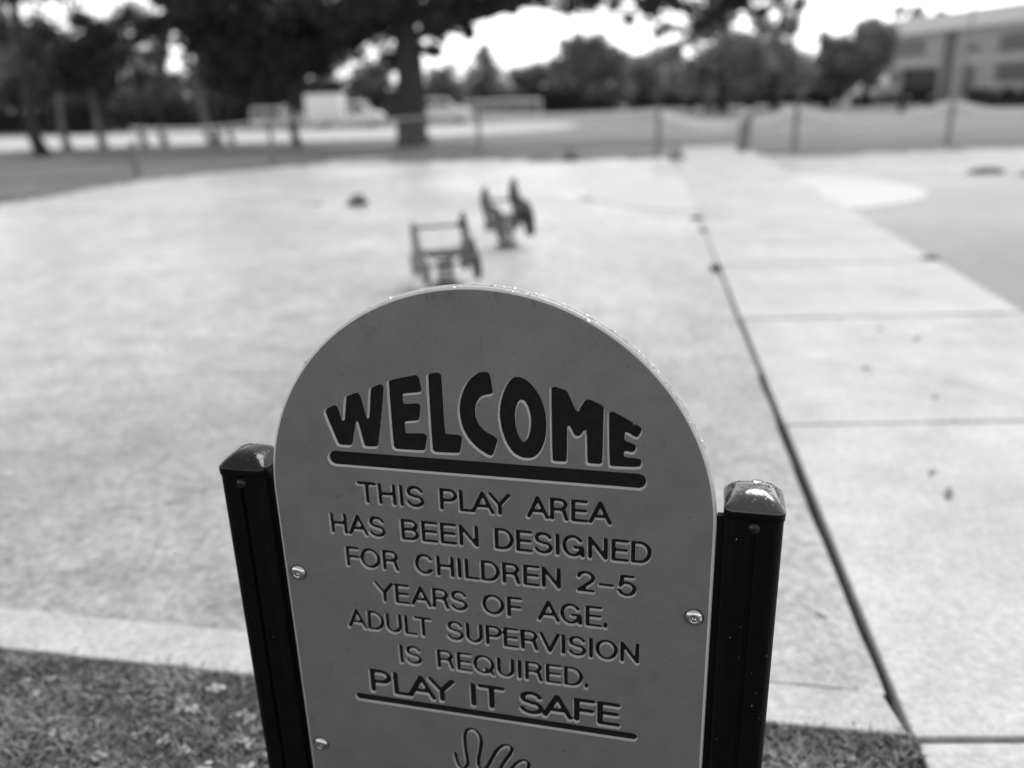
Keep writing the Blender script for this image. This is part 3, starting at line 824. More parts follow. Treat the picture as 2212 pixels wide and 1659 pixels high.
for sx, lab in ((-1, 'left post, seen with its right flank'), (1, 'right post, nearer, with a rain-covered cap')):
    pc = sx * .43785
    post = MB().prism([(pc + a, PW / 2 + b) for a, b in prof], -.05, bz(.9775), 'xy').build('post', M_POST, sign)
    post['label'] = lab
    rings = [[(pc + a, PW / 2 + b, bz(z)) for a, b in rr(w, r_, 6)] for z, w, r_ in CAPR]
    n = len(rings[0])
    V = [q for rg in rings for q in rg]
    Fc = [(i * n + k, i * n + (k + 1) % n, (i + 1) * n + (k + 1) % n, (i + 1) * n + k) for i in range(len(rings) - 1) for k in range(n)]
    Fc += [tuple(range(n))[::-1], tuple((len(rings) - 1) * n + k for k in range(n))]
    cp = MB().add(V, Fc).build('post_cap', M_CAPWET if sx > 0 else M_CAP, post, smooth=True)
    cp.data.materials.append(M_POST)
    for pl_ in cp.data.polygons:
        if pl_.center.z < bz(.9883): pl_.material_index = 1
    it = []
    for _ in range(120 if sx > 0 else 22):
        for tr in range(50):
            x, y = random.uniform(-.04, .04), random.uniform(-.041, .041)
            if (abs(x) ** 5 + abs(y) ** 5) ** .2 < .041: break
        e = 1e-3
        nx = -(cap_height(x + e, y) - cap_height(x - e, y)) / (2 * e); ny = -(cap_height(x, y + e) - cap_height(x, y - e)) / (2 * e)
        r_ = random.choice([.001, .0013, .0018, .0026, .0034]) * (1 if sx > 0 else .7)
        it.append(((pc + x, PW / 2 + y, bz(cap_height(x, y))), (r_, r_ * random.uniform(.7, 1.8), min(r_ * .38, .0010)), (nx, ny, 1), random.uniform(-.5, .5)))
    if sx > 0:
        it.append(((pc + .004, PW / 2 + .012, bz(1.0146)), (.0085, .0065, .0010), (0, 0, 1), .2))
    blob_mesh(it, 'rain_drops', M_WATER, post)
    bolt(post, pc, .0008, bz(.9605), 'post_bolt', M_BOLT, .0095, .0055)
    # full-height flange that carries the board between the post groove and the back of the board
    MB().box(*sorted((pc - sx * (PW / 2 - .006), sx * .352)), VF + .0192, VF + .0232, bz(.13), bz(.962)).build('mounting_flange', M_POST, post, bevel=.001)
    MB().box(*sorted((pc - sx * (PW / 2 - .001), sx * .3832)), VF + .006, VF + .019, bz(.13), bz(.968)).build('spacer_strip', M_POST, post, bevel=.001)

# scratches: bare nicks on the ribs of the posts
M_NICK = mat("bare_aluminium_nick", .6, .7, 50, .4)
nk = MB()
for _ in range(16):
    sx = random.choice((-1, 1)); u = random.uniform(-.036, .036); z = random.uniform(.42, .95)
    if abs(u) < .006: continue
    h_ = random.choice((.0005, .0006, .0008, .001, .0022))
    nk.box(sx * .43785 + u, sx * .43785 + u + .0006, -.00025, .0003, bz(z), bz(z + h_))
nk.build('paint_nick', M_NICK, sign, fix=False)['kind'] = 'stuff'

# tamper-proof screws
def screw(u, z):
    rad, hgt = .0150, .0066
    prf = [(rad, 0), (rad, -.0006), (rad * .97, -hgt * .35), (rad * .88, -hgt * .62), (rad * .72, -hgt * .86), (rad * .52, -hgt * .99), (.0058, -hgt * 1.01), (.0058, -.0022)]
    s = MB().lathe(prf, (u, VF - .0002, bz(z)), 'y', 40).build('screw', M_STEEL, sign, smooth=True)
    star = []
    for k in range(36):
        t = 2 * math.pi * k / 36
        r_ = .0046 + .0010 * math.cos(6 * t)
        star.append((u + r_ * math.cos(t), bz(z) + r_ * math.sin(t)))
    ringo = [(u + 0.00585 * math.cos(2 * math.pi * k / 36), bz(z) + 0.00585 * math.sin(2 * math.pi * k / 36)) for k in range(36)]
    V = [(a, VF - .0065, b) for a, b in ringo] + [(a, VF - .0065, b) for a, b in star] + [(a, VF - .0020, b) for a, b in star]
    Fc = [(k, (k + 1) % 36, 36 + (k + 1) % 36, 36 + k) for k in range(36)] + [(36 + k, 36 + (k + 1) % 36, 72 + (k + 1) % 36, 72 + k) for k in range(36)]
    MB().add(V, Fc).build('star_recess', [M_STEEL], s)
    MB().add([(a, VF - .0023, b) for a, b in star], [tuple(range(36))]).build('recess_floor', M_DARKHOLE, s, fix=False)
    MB().lathe([(.0014, -.0019), (.0014, -.0056), (.0010, -.0060)], (u, VF, bz(z)), 'y', 14).build('centre_pin', M_STEEL, s, smooth=True)
    MB().lathe([(.0164, -.00005), (.0164, -.0004), (.0148, -.0004)], (u, VF, bz(z)), 'y', 36).build('washer_shadow_ring', M_DARKHOLE, s, smooth=True)  # dark ring put in for the shadow round the screw head
for sx in (-1, 1):
    for z in (.7815, .3860):
        screw(sx * .3557, z)

# rain drops along the top rim and a few runs on the face
it = []
for _ in range(150):
    t = R(random.uniform(14, 168) if random.random() < .45 else random.uniform(20, 95))
    d = random.choice([random.uniform(VF + .001, VF + .006), random.uniform(VF + .0095, VF + .0185)])
    r_ = random.choice([.0007, .0009, .0012, .0015, .0020, .0027])
    nrm = (math.cos(t), -.35 if d < VF + .004 else 0, math.sin(t))
    rad = HB - (.0006 if d < VF + .003 else 0)
    it.append(((rad * math.cos(t), d, bz(ZC + rad * math.sin(t))), (r_ * random.uniform(.8, 1.5), r_ * random.uniform(.8, 2.0), r_ * .5), nrm, random.uniform(0, 3)))
for _ in range(70):                              # beads just under the rim
    t = R(random.uniform(35, 130)); ins = random.choice([.004, .006, .009, .013, .02]) * random.uniform(.8, 1.3)
    r_ = random.uniform(.0005, .0014)
    rad = HB - ins
    it.append(((rad * math.cos(t), VF, bz(ZC + rad * math.sin(t))), (r_, r_ * random.uniform(1, 2.4), r_ * .6), (0, -1, 0), 0.0))
for u, z in ((.1645, 1.1360), (.2520, 1.1180), (.098, 1.2985), (-.061, 1.308), (.0385, 1.312), (-.0335, 1.3115)):
    it.append(((u, VF - .0003, bz(z)), (.0026, .0048, .0018), (0, -1, 0), 0.0))
blob_mesh(it, 'rain_drops', M_WATER, board)
# small scuffs on the face
M_SCUFF = mat("scuff", .03, .05, 50, .6)
for (u, z, l_, a_) in ((-.1265, 1.2578, .004, 100), (-.089, 1.2595, .005, 30), (.0335, 1.294, .004, 60), (.0127, 1.2330, .045, 97), (-.0032, 1.0962, .0, 0), (.0045, 1.1330, .010, -20), (.318, .915, .003, 80), (-.205, .5700, .002, 0), (-.30, .462, .003, 0)):
    if l_ == 0: continue
    ca, sa = math.cos(R(a_)), math.sin(R(a_)); w_ = .0004 if l_ > .02 else .0008
    P = [(u - ca * l_ / 2, z - sa * l_ / 2), (u + sa * w_, z - ca * w_), (u + ca * l_ / 2, z + sa * l_ / 2), (u - sa * w_, z + ca * w_)]
    MB().add([(a, VF - .0001, bz(b)) for a, b in P], [(0, 1, 2, 3)]).build('scuff_mark', M_SCUFF, board, fix=False)

# ================================================================== PLAY EQUIPMENT
def spring(mb, r0, r1, z0, z1, turns, wire, c=(0, 0)):
    n = int(turns * 14)
    pts = []
    for k in range(n + 1):
        t = k / n; r = r0 + (r1 - r0) * t
        pts.append((c[0] + r * math.cos(2 * math.pi * turns * t), c[1] + r * math.sin(2 * math.pi * turns * t), z0 + (z1 - z0) * t))
    return mb.tube(pts, wire, 7)
def spring_rider(label, loc, rz, prof, sep, seat, handle_z, light, hub, skew=0.0, seat_w=.8):
    t = thing('spring_rider', label, 'spring rider', loc, rz, 'spring riders on the rubber surface')
    for sx in (-1, 1):
        pf = [(a, z * (.9 if sx < 0 else 1)) for a, z in prof]
        p = MB().prism(pf, sx * sep / 2 - .02, sx * sep / 2 + .02, 'yz').build('side_panel', light if sx < 0 else M_RIDE, t, bevel=.004)
        if hub:
            MB().lathe([(.03, 0), (.03, .02), (.02, .024)], (sx * sep / 2 + (.012 if sx > 0 else -.036), -.02, .34), 'x', 16).build('panel_bolt', M_STEEL, p)
    y0, y1, z = seat
    MB().prism([(y0, z - .035), (y1, z - .035), (y1 + .01, z), (y1 - .05, z + .012), (y0 + .05, z + .012), (y0 - .01, z)], -sep / 2 * seat_w, sep / 2 * seat_w, 'yz').build('seat', M_RIDE, t, bevel=.006)
    MB().tube([(-sep / 2 + .01, handle_z[0], handle_z[1]), (sep / 2 - .01, handle_z[0], handle_z[1])], .014, 10).build('handlebar', M_RIDE_L, t, smooth=True)
    MB().lathe([(.02, 0), (.03, .012), (.03, .03), (.016, .04)], (sep / 2 - .06, handle_z[0], handle_z[1]), 'x', 14).build('hand_grip', M_RIDE, t, smooth=True)
    MB().tube([(-sep / 2 + .01, (y0 + y1) / 2, .2), (sep / 2 - .01, (y0 + y1) / 2, .2)], .013, 8).build('foot_rest', M_RIDE_L, t, smooth=True)
    spring(MB(), .075, .06, .03, z - .05, 5.5, .013).build('spring', M_RIDE_L, t, smooth=True)
    MB().lathe([(.14, -.02), (.14, .022), (.12, .03), (.03, .032)], (0, 0, 0), 'z', 24).build('base_plate', M_RIDE_L, t, smooth=True)
    return t
horse = [(a * .92, z * .83 + .02) for a, z in [(-.26, .12), (-.31, .24), (-.29, .42), (-.22, .54), (-.12, .60), (-.03, .60), (.03, .63), (.08, .70), (.12, .79), (.16, .85), (.20, .83), (.24, .75), (.28, .66), (.27, .56), (.19, .46), (.17, .36), (.19, .26), (.16, .20), (.08, .22), (.0, .28), (-.08, .27), (-.13, .20), (-.15, .13)]]
spring_rider('dark spring rider with two solid upright side panels, farther from the sign', (.0, 9.2, -.018), R(28), horse, .36, (-.13, .12, .34), (.12, .50), M_RIDE, True)
buggy = [(a, z * .83) for a, z in [(-.24, .10), (-.29, .17), (-.29, .30), (-.24, .38), (-.17, .40), (-.13, .47), (-.09, .52), (-.03, .46), (.02, .50), (.07, .60), (.11, .70), (.17, .76), (.22, .71), (.20, .60), (.16, .50), (.20, .41), (.27, .36), (.30, .26), (.26, .15), (.18, .11), (.11, .16), (.03, .25), (-.06, .25), (-.12, .16)]]
spring_rider('grey spring rider with slim panels and a crossbar, directly behind the sign top', (-.56, 7.25, -.018), R(19), buggy, .46, (-.13, .12, .32), (.15, .52), M_RIDE_L, False, seat_w=.7)

# ================================================================== DEBRIS ON THE GROUND
def leaf_mesh(s):
    P = [(0, -s), (s * .35, -s * .5), (s * .5, 0), (s * .32, s * .55), (0, s * 1.1), (-s * .32, s * .55), (-s * .5, 0), (-s * .35, -s * .5)]
    V = [(x, y, .1 * s + abs(x) * .35 + .08 * y) for x, y in P] + [(0, 0, .05 * s)]
    return mesh('fallen_leaf', V, [(k, (k + 1) % 8, 8) for k in range(8)])
LM = [leaf_mesh(.028), leaf_mesh(.035)]
for me in LM: me.materials.append(M_DEAD)
LMP = leaf_mesh(.03); LMP.materials.append(M_DEADL)
for k, (x, y) in enumerate([(1.80, 3.2), (1.77, 3.0), (2.53, 5.41), (2.67, 5.17), (2.79, 8.67), (2.10, 4.6), (2.26, 4.1)]):
    o = bpy.data.objects.new('fallen_leaf', LM[k % 2]); COL.objects.link(o)
    o.location = (x, y, .003); o.rotation_euler = (0, 0, random.uniform(0, 6)); sc_ = random.uniform(.75, 1.2); o.scale = (sc_ * (1.0 if k else .9), sc_ * (1.0 if k > 1 else 1.9), sc_ * .6)
    tag(o, 'small dark leaf lying on the pale concrete path slabs', 'leaf', 'dark leaves on the path')
for k, (x, y) in enumerate([(-2.36, 3.51), (-1.91, 3.75), (-.92, 2.47), (-2.6, 2.9), (.36, 2.55), (.95, 4.6), (-1.5, 3.2), (1.02, 2.9), (.98, 2.25)]):
    o = bpy.data.objects.new('fallen_leaf', LMP); COL.objects.link(o)
    o.location = (x, y, -.015); o.rotation_euler = (0, 0, random.uniform(0, 6)); sc_ = random.uniform(.7, 1.15); o.scale = (sc_,) * 3
    tag(o, 'small pale leaf lying on the rubber play surface', 'leaf', 'pale leaves on the rubber surface')
M_CLUMP = mat("wet_leaf_clump", .035, .07, 30, .8)
def clump(label, x, y, lx, ly, h, n=90):
    V = []; Fc = []
    for i in range(n):
        a = random.uniform(0, 6.28); q = math.sqrt(random.random())
        cx, cy = q * math.cos(a) * lx, q * math.sin(a) * ly
        cz = h * (1 - q * q) * random.random() + .006
        s = random.uniform(.02, .04); t = random.uniform(0, 6.28); ti = random.uniform(-.6, .6)
        b = len(V)
        for dx, dy in ((-1, 0), (0, -.55), (1, 0), (0, .55)):
            V.append((cx + s * (dx * math.cos(t) - dy * math.sin(t)), cy + s * (dx * math.sin(t) + dy * math.cos(t)), cz + s * dx * ti + s * .3 * abs(dy)))
        Fc.append((b, b + 1, b + 2, b + 3))
    o = link('leaf_clump', mesh('leaf_clump', V, Fc), M_CLUMP)
    o.location = (x, y, -.016)
    tag(o, label, 'leaf clump', 'dark clumps on the play surface')
clump('dark clump of wet leaves left of the spring riders', -2.38, 13.4, .17, .16, .20, 420)
clump('faint thin scatter of leaves left of the dark clump', -3.2, 13.6, .26, .12, .02, 24)
clump('low dark clump at the far lawn edge, centre', 1.62, 21.0, .24, .16, .30, 420)
clump('flatter dark clump at the far lawn edge beside a taller one', .95, 21.1, .40, .16, .16, 260)
clump('dark tuft at the far end of the path, left side', 4.1, 20.3, .20, .2, .40, 460)
clump('long dark clump on the worn surface at far right', 8.75, 15.3, .36, .16, .10, 420)
clump('dark clump cut by the right edge of the view', 9.25, 14.7, .3, .14, .06, 120)
clump('small dark tuft at the left rim of the round pad', 1.24, 13.1, .13, .1, .03, 26)
clump('small tuft in the path gap nearest the round pad', 2.47, 10.75, .09, .07, .04, 40)
clump('second small tuft in the path gap', 2.34, 9.8, .06, .06, .03, 24)
clump('dark tuft in the path gap beside a slab joint', 1.95, 7.6, .05, .08, .05, 45)
clump('small tuft against the right edge of the path', 4.02, 7.75, .09, .06, .04, 40)

# ================================================================== SAGGING MESH FENCE
FP = [(-9.0, 20.8), (-6.6, 24.3), (-.76, 25.6), (4.04, 22.5), (7.7, 22.65), (12.21, 23.47), (17.2, 24.2)]
FH = 1.20
fence = thing('mesh_fence', 'pale sagging plastic mesh fence strung between metal posts beyond the play surface', 'fence', (FP[0][0], FP[0][1], -.09))
def fl(p): return (p[0] - FP[0][0], p[1] - FP[0][1])
for i, p in enumerate(FP):
    x, y = fl(p)
    h = FH + .08
    b = MB()
    b.box(x - .06, x + .06, y - .03, y + .03, 0, h) if i not in (0,) else b.box(x - .08, x + .08, y - .04, y + .04, 0, .85)
    b.build('post', M_FPOST if i else M_WALL2, fence, bevel=.01)
def sag(t, s): return s * 4 * t * (1 - t)
for i in range(len(FP) - 1):
    a, b_ = fl(FP[i]), fl(FP[i + 1])
    L = math.hypot(b_[0] - a[0], b_[1] - a[1]); n = 24
    s = .36 if i >= 3 else .10
    nx, ny = -(b_[1] - a[1]) / L * .012, (b_[0] - a[0]) / L * .012
    def top(t): return FH - sag(t, s)
    def P(t, z, o=0): return (a[0] + (b_[0] - a[0]) * t + nx * o, a[1] + (b_[1] - a[1]) * t + ny * o, z)
    bm_ = MB()
    bh = .19 if i >= 3 else .05
    if i in (0, 1): bh = .03
    V = []
    for k in range(n + 1):
        t = k / n
        V += [P(t, top(t), -.5), P(t, top(t) - bh, -.5), P(t, top(t) - bh, .5), P(t, top(t), .5)]
    Fc = [(k * 4 + q, k * 4 + (q + 1) % 4, k * 4 + 4 + (q + 1) % 4, k * 4 + 4 + q) for k in range(n) for q in range(4)]
    bm_.add(V, Fc).build('top_band', M_FENCE, fence)
    st = MB()
    pitch, w = (.09, .0055) if i >= 3 else ((.12, .006) if i == 2 else (.15, .0035))
    nn = int(L / pitch)
    for k in range(1, nn):
        t = k / nn; t1 = t + w / L
        st.add([P(t, .03, 0), P(t1, .03, 0), P(t1, top(t1) - bh, 0), P(t, top(t) - bh, 0), P(t, .03, .6), P(t1, .03, .6), P(t1, top(t1) - bh, .6), P(t, top(t) - bh, .6)], [(0, 1, 2, 3), (4, 5, 6, 7), (0, 3, 7, 4), (1, 2, 6, 5)])
    rows = int(FH / (pitch * .8))
    for r_ in range(rows):
        f_ = (r_ + .5) / rows
        for k in range(n):
            t0, t1 = k / n, (k + 1) / n
            z0, z1 = .03 + (top(t0) - bh - .03) * f_, .03 + (top(t1) - bh - .03) * f_
            st.add([P(t0, z0, -.1), P(t1, z1, -.1), P(t1, z1 + w, -.1), P(t0, z0 + w, -.1)], [(0, 1, 2, 3)])
    o = st.build('mesh_panel', M_FENCE, fence, fix=False); o['kind'] = 'stuff'
mk = thing('marker_post', 'short dark leaning slab post just before the mesh fence', 'post', (6.25, 22.3, -.09), 0)
MB().prism([(-.17, 0), (.13, 0), (.19, .98), (.10, .97), (-.13, .74)], -.04, .04, 'xz').build('post_body', M_WALL2, mk, bevel=.01)
MB().tube([(-.17, 0, .93), (-.10, 0, 1.02), (.02, 0, 1.08), (.16, 0, 1.12)], .035, 8).build('curved_strap', M_FENCE, mk, smooth=True)

# ================================================================== TREES
def leaves(centres, radii, per, size, name, m, parent, dens_top=1.0, offset=(0, 0, 0)):
    """leaf clusters: every centre holds a lumpy ball of small leaves"""
    C = []
    for c, r in zip(centres, radii):
        k = max(6, int(per * (r ** 2) / (size ** 2) * 5.0))
        d = rng.normal(size=(k, 3)); d /= np.linalg.norm(d, axis=1)[:, None]
        q = rng.random(k) ** .55 * np.where(rng.random(k) < .12, 1.45, 1.0)
        C.append(np.array(c) + d * (q * r)[:, None] * np.array([1, 1, .8]))
    C = np.concatenate(C) - np.array(offset)
    n = len(C)
    a = rng.normal(size=(n, 3)); a /= np.linalg.norm(a, axis=1)[:, None]
    b = np.cross(a, rng.normal(size=(n, 3))); b /= np.linalg.norm(b, axis=1)[:, None]
    s = (size * rng.uniform(.6, 1.35, n))[:, None]
    V = np.stack([C - a * s, C + b * s * .55, C + a * s, C - b * s * .55], 1).reshape(-1, 3)
    return link(name, mesh_np(name, V, np.arange(n * 4).reshape(-1, 4)), m, parent)
def tree(label, base, trunk_pts, trunk_r, blobs, leaf=.16, m=None, bark=None, per=1.0, sub=9, name='broadleaf_tree', group=None, limb_r=.3):
    """blobs: (x, y, z, rx, rz) world; sub = clusters per blob"""
    m = m or M_LEAF_M; bark = bark or M_BARK
    t = thing(name, label, 'tree', base, 0, group)
    B = Vector(base)
    MB().tube([Vector(p) - B for p in trunk_pts], trunk_r, 12).build('trunk', bark, t, smooth=True)
    tr = [Vector(p) for p in trunk_pts]
    lb = MB(); cs = []; rs = []
    for (x, y, z, rx, rz) in blobs:
        c = Vector((x, y, z))
        s0 = min(tr[1:], key=lambda p: (p - c).length)
        k = tr.index(s0); dl = (s0 - c).length; r0 = trunk_r[k] * limb_r * 1.4 * min(1, 2.2 / max(dl, .1)) ** .7
        mid = s0.lerp(c, .5) + Vector((random.uniform(-.2, .2) * rx, 0, .12 * dl + random.uniform(0, .15) * rx))
        lb.tube([s0 - B, mid - B, c - B], [r0, r0 * .6, r0 * .25], 7)
        for j in range(sub):
            d = Vector(rng.normal(size=3)).normalized()
            q = random.random() ** .5 * .85
            cc = c + Vector((d.x * rx * q, d.y * rx * q, d.z * rz * q))
            if j % 3 == 0:
                lb.tube([c - B, c.lerp(cc, .6) - B + Vector((0, 0, .05 * rx)), cc - B], [r0 * .25, r0 * .15, r0 * .06], 5)
            cs.append(cc); rs.append(rx * random.uniform(.36, .56))
    lb.build('branches', bark, t, smooth=True)
    leaves(cs, rs, per, leaf, 'crown', m, t, offset=base)
    return t
def px_tree(label, bx, Y, tops, tr, blobs, leaf=.14, m=None, bark=None, per=1.0, sub=9, name='broadleaf_tree', group=None, gz=-.09, by=None):
    """base under the column bx at distance Y; blobs given as (px, py, depth offset, radius px, flatness)"""
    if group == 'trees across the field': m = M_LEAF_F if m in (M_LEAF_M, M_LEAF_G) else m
    b = pix(bx, 250, Y); base = (b.x, Y, gz)
    tp = [base] + [tuple(pix(a, c, Y)) for a, c in tops]
    k = Y / 1776 * 1.05
    bl = []
    for q in blobs:
        c = pix(q[0], q[1], Y + q[2])
        bl.append((c.x, c.y, c.z, q[3] * k, q[3] * k * (q[4] if len(q) > 4 else .8)))
    n = len(tp)
    rr_ = [tr * (1.25 if i == 0 else 1 - .42 * i / (n - 1)) for i in range(n)]
    return tree(label, base, tp, rr_, bl, leaf, m, bark, per, sub, name, group)

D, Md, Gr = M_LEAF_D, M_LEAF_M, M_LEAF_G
PT = 'trees standing along the near side of the park road'
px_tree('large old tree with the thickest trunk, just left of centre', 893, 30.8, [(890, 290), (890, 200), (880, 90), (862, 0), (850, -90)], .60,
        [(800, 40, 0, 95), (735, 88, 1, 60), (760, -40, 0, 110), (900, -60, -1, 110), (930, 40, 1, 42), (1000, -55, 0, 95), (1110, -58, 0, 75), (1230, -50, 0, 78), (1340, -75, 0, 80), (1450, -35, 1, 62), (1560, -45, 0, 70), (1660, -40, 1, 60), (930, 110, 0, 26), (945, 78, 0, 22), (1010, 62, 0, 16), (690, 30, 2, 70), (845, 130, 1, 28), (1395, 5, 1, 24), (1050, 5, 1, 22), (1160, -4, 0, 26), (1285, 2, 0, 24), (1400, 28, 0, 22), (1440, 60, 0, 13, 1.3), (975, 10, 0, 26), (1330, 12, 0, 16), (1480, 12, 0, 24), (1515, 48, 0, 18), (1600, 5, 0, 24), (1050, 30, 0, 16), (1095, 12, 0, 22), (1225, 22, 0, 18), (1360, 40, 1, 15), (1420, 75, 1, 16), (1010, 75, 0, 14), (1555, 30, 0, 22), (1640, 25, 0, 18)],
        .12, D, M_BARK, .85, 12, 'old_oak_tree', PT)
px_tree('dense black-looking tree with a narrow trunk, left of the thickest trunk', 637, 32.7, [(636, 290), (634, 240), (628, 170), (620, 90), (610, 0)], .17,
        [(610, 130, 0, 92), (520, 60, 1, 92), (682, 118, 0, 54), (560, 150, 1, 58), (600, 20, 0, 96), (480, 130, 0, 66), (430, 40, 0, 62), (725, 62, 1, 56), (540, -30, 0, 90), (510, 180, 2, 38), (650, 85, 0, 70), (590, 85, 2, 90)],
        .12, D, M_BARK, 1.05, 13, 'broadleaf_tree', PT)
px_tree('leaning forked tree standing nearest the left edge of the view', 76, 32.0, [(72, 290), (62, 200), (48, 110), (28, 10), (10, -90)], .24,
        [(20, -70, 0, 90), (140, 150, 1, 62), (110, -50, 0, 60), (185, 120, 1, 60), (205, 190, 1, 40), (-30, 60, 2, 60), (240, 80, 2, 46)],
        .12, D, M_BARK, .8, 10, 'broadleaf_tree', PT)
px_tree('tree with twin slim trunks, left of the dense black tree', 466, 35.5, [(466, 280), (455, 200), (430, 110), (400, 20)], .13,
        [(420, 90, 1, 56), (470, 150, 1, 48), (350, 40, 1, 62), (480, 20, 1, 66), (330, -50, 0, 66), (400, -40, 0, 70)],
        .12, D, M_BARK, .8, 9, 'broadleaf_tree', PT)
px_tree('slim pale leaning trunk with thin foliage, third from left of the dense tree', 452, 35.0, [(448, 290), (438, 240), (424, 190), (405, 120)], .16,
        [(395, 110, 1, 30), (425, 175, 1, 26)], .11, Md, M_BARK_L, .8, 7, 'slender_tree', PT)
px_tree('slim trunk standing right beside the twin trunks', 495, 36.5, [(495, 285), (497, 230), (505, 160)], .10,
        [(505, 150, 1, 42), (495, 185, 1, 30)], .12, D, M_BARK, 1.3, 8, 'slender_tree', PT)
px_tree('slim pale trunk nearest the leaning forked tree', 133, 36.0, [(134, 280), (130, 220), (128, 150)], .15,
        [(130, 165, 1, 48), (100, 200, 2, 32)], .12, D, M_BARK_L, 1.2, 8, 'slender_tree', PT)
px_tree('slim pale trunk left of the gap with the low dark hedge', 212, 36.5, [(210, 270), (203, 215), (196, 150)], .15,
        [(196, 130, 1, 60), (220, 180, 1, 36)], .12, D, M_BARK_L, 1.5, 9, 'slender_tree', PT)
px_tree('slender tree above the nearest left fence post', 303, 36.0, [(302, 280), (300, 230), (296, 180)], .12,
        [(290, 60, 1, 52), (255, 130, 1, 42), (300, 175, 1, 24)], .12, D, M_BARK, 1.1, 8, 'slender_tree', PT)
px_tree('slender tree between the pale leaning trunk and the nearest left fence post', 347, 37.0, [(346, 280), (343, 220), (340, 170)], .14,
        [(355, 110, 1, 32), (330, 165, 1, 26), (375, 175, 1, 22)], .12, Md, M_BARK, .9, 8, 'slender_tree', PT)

BT = 'wood behind the park road'
bt = [(-40, 62, 110, Gr), (35, 66, 90, Md), (110, 60, 100, D), (190, 64, 95, D), (265, 60, 70, Md), (345, 68, 70, Gr), (420, 62, 66, Md), (505, 70, 95, D), (590, 64, 80, D), (680, 72, 66, Md), (760, 68, 72, Md), (830, 64, 60, Md)]
tall = ['at the far left edge', 'second from the left edge', 'above the leaning forked tree', 'behind the low dark hedge', 'above the left fence post', 'behind the slender pair of trees',
        'behind the pale leaning trunk', 'behind the twin slim trunks', 'behind the dense black tree', 'left of the thickest trunk, lower', 'just left of the thickest trunk', 'directly behind the thickest trunk']
for k, (x, Y, r, m_) in enumerate(bt):
    top = [25, 95, 60, 40, 75, 30, 50, 20, 60, 175, 165, 150][k]
    low = 200
    n = 3 if top < 100 else 2
    bl = [(x + random.uniform(-25, 25), top + (low - top) * j / max(1, n - 1) * .9 + 20, random.uniform(-2, 2), r * random.uniform(.55, .8), .85) for j in range(n)]
    if k not in (4, 6): bl += [(x - r * .55, low - 8, 0, r * .5, .7), (x + r * .55, low - 2, 1, r * .5, .7)]
    px_tree('tall woodland tree ' + tall[k], x, Y, [(x, 240), (x + 3, 180), (x + 6, top + 30)], .3, bl, .22, m_, M_BARK, .6 if k in (0, 4, 6) else .85, 6 if k in (0, 4, 6) else 10, 'woodland_tree', BT)
# low dark hedge under the wood
def hedge(label, px0, px1, Y, h, m_, name='hedge', size=.12):
    a, b_ = pix(px0, 250, Y), pix(px1, 250, Y)
    n = max(3, int((b_.x - a.x) / (h * .5)))
    t = thing(name, label, 'hedge', ((a.x + b_.x) / 2, Y, -.09))
    cs = []; rs = []
    for k in range(n):
        x = a.x + (b_.x - a.x) * (k + .5) / n
        for zz in (.3, .72):
            cs.append((x + random.uniform(-.1, .1), Y + random.uniform(-.3, .3), h * zz * random.uniform(.85, 1.1))); rs.append(h * .38)
    leaves(cs, rs, 2.2, size, 'foliage', m_, t, offset=((a.x + b_.x) / 2, Y, -.09))
    MB().box(a.x - (a.x + b_.x) / 2, b_.x - (a.x + b_.x) / 2, -.12, .12, 0, h * .55).build('stems', M_BARK, t)
hedge('low dark hedge in the wood, left of the road', 130, 232, 57, 2.5, D)
hedge('low dark undergrowth right of the pale leaning trunk', 470, 560, 60, 1.9, D)
hedge('long undergrowth at the far left edge', -60, 120, 64, 2.6, Md)
hedge('grey undergrowth behind the slender trees', 236, 470, 66, 2.3, Md)
hedge('dark hedge behind the white goal frame', 1120, 1262, 74, 2.1, D)
hedge('undergrowth behind the thickest trunk', 800, 1130, 72, 1.8, Md)
hedge('undergrowth below the round pale tree, left of the pale gap', 1255, 1330, 76, 1.2, Md)
hedge('long dark hedge on the far side of the field', 1355, 1720, 80, 1.9, Md)

FT = 'trees across the field'
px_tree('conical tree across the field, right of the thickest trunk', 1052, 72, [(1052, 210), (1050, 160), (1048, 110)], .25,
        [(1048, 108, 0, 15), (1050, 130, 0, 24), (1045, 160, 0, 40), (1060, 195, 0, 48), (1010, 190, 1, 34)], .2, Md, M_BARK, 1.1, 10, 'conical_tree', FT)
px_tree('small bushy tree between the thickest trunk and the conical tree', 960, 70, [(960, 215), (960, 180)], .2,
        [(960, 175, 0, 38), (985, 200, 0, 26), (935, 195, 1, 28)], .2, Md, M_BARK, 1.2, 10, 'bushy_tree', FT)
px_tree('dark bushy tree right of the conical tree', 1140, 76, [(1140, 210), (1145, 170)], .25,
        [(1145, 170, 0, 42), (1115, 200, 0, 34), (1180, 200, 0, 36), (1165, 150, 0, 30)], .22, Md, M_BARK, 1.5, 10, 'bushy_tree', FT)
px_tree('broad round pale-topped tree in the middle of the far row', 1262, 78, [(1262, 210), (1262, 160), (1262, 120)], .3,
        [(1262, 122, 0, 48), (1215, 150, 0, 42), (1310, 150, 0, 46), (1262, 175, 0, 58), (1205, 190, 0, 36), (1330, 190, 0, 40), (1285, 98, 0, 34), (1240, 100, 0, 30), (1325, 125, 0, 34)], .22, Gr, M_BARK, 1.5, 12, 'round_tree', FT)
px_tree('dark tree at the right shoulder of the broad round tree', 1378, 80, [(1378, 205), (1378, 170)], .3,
        [(1378, 150, 0, 46), (1400, 195, 0, 38), (1350, 195, 0, 30), (1408, 140, 0, 26)], .22, Md, M_BARK, 1.5, 10, 'bushy_tree', FT)
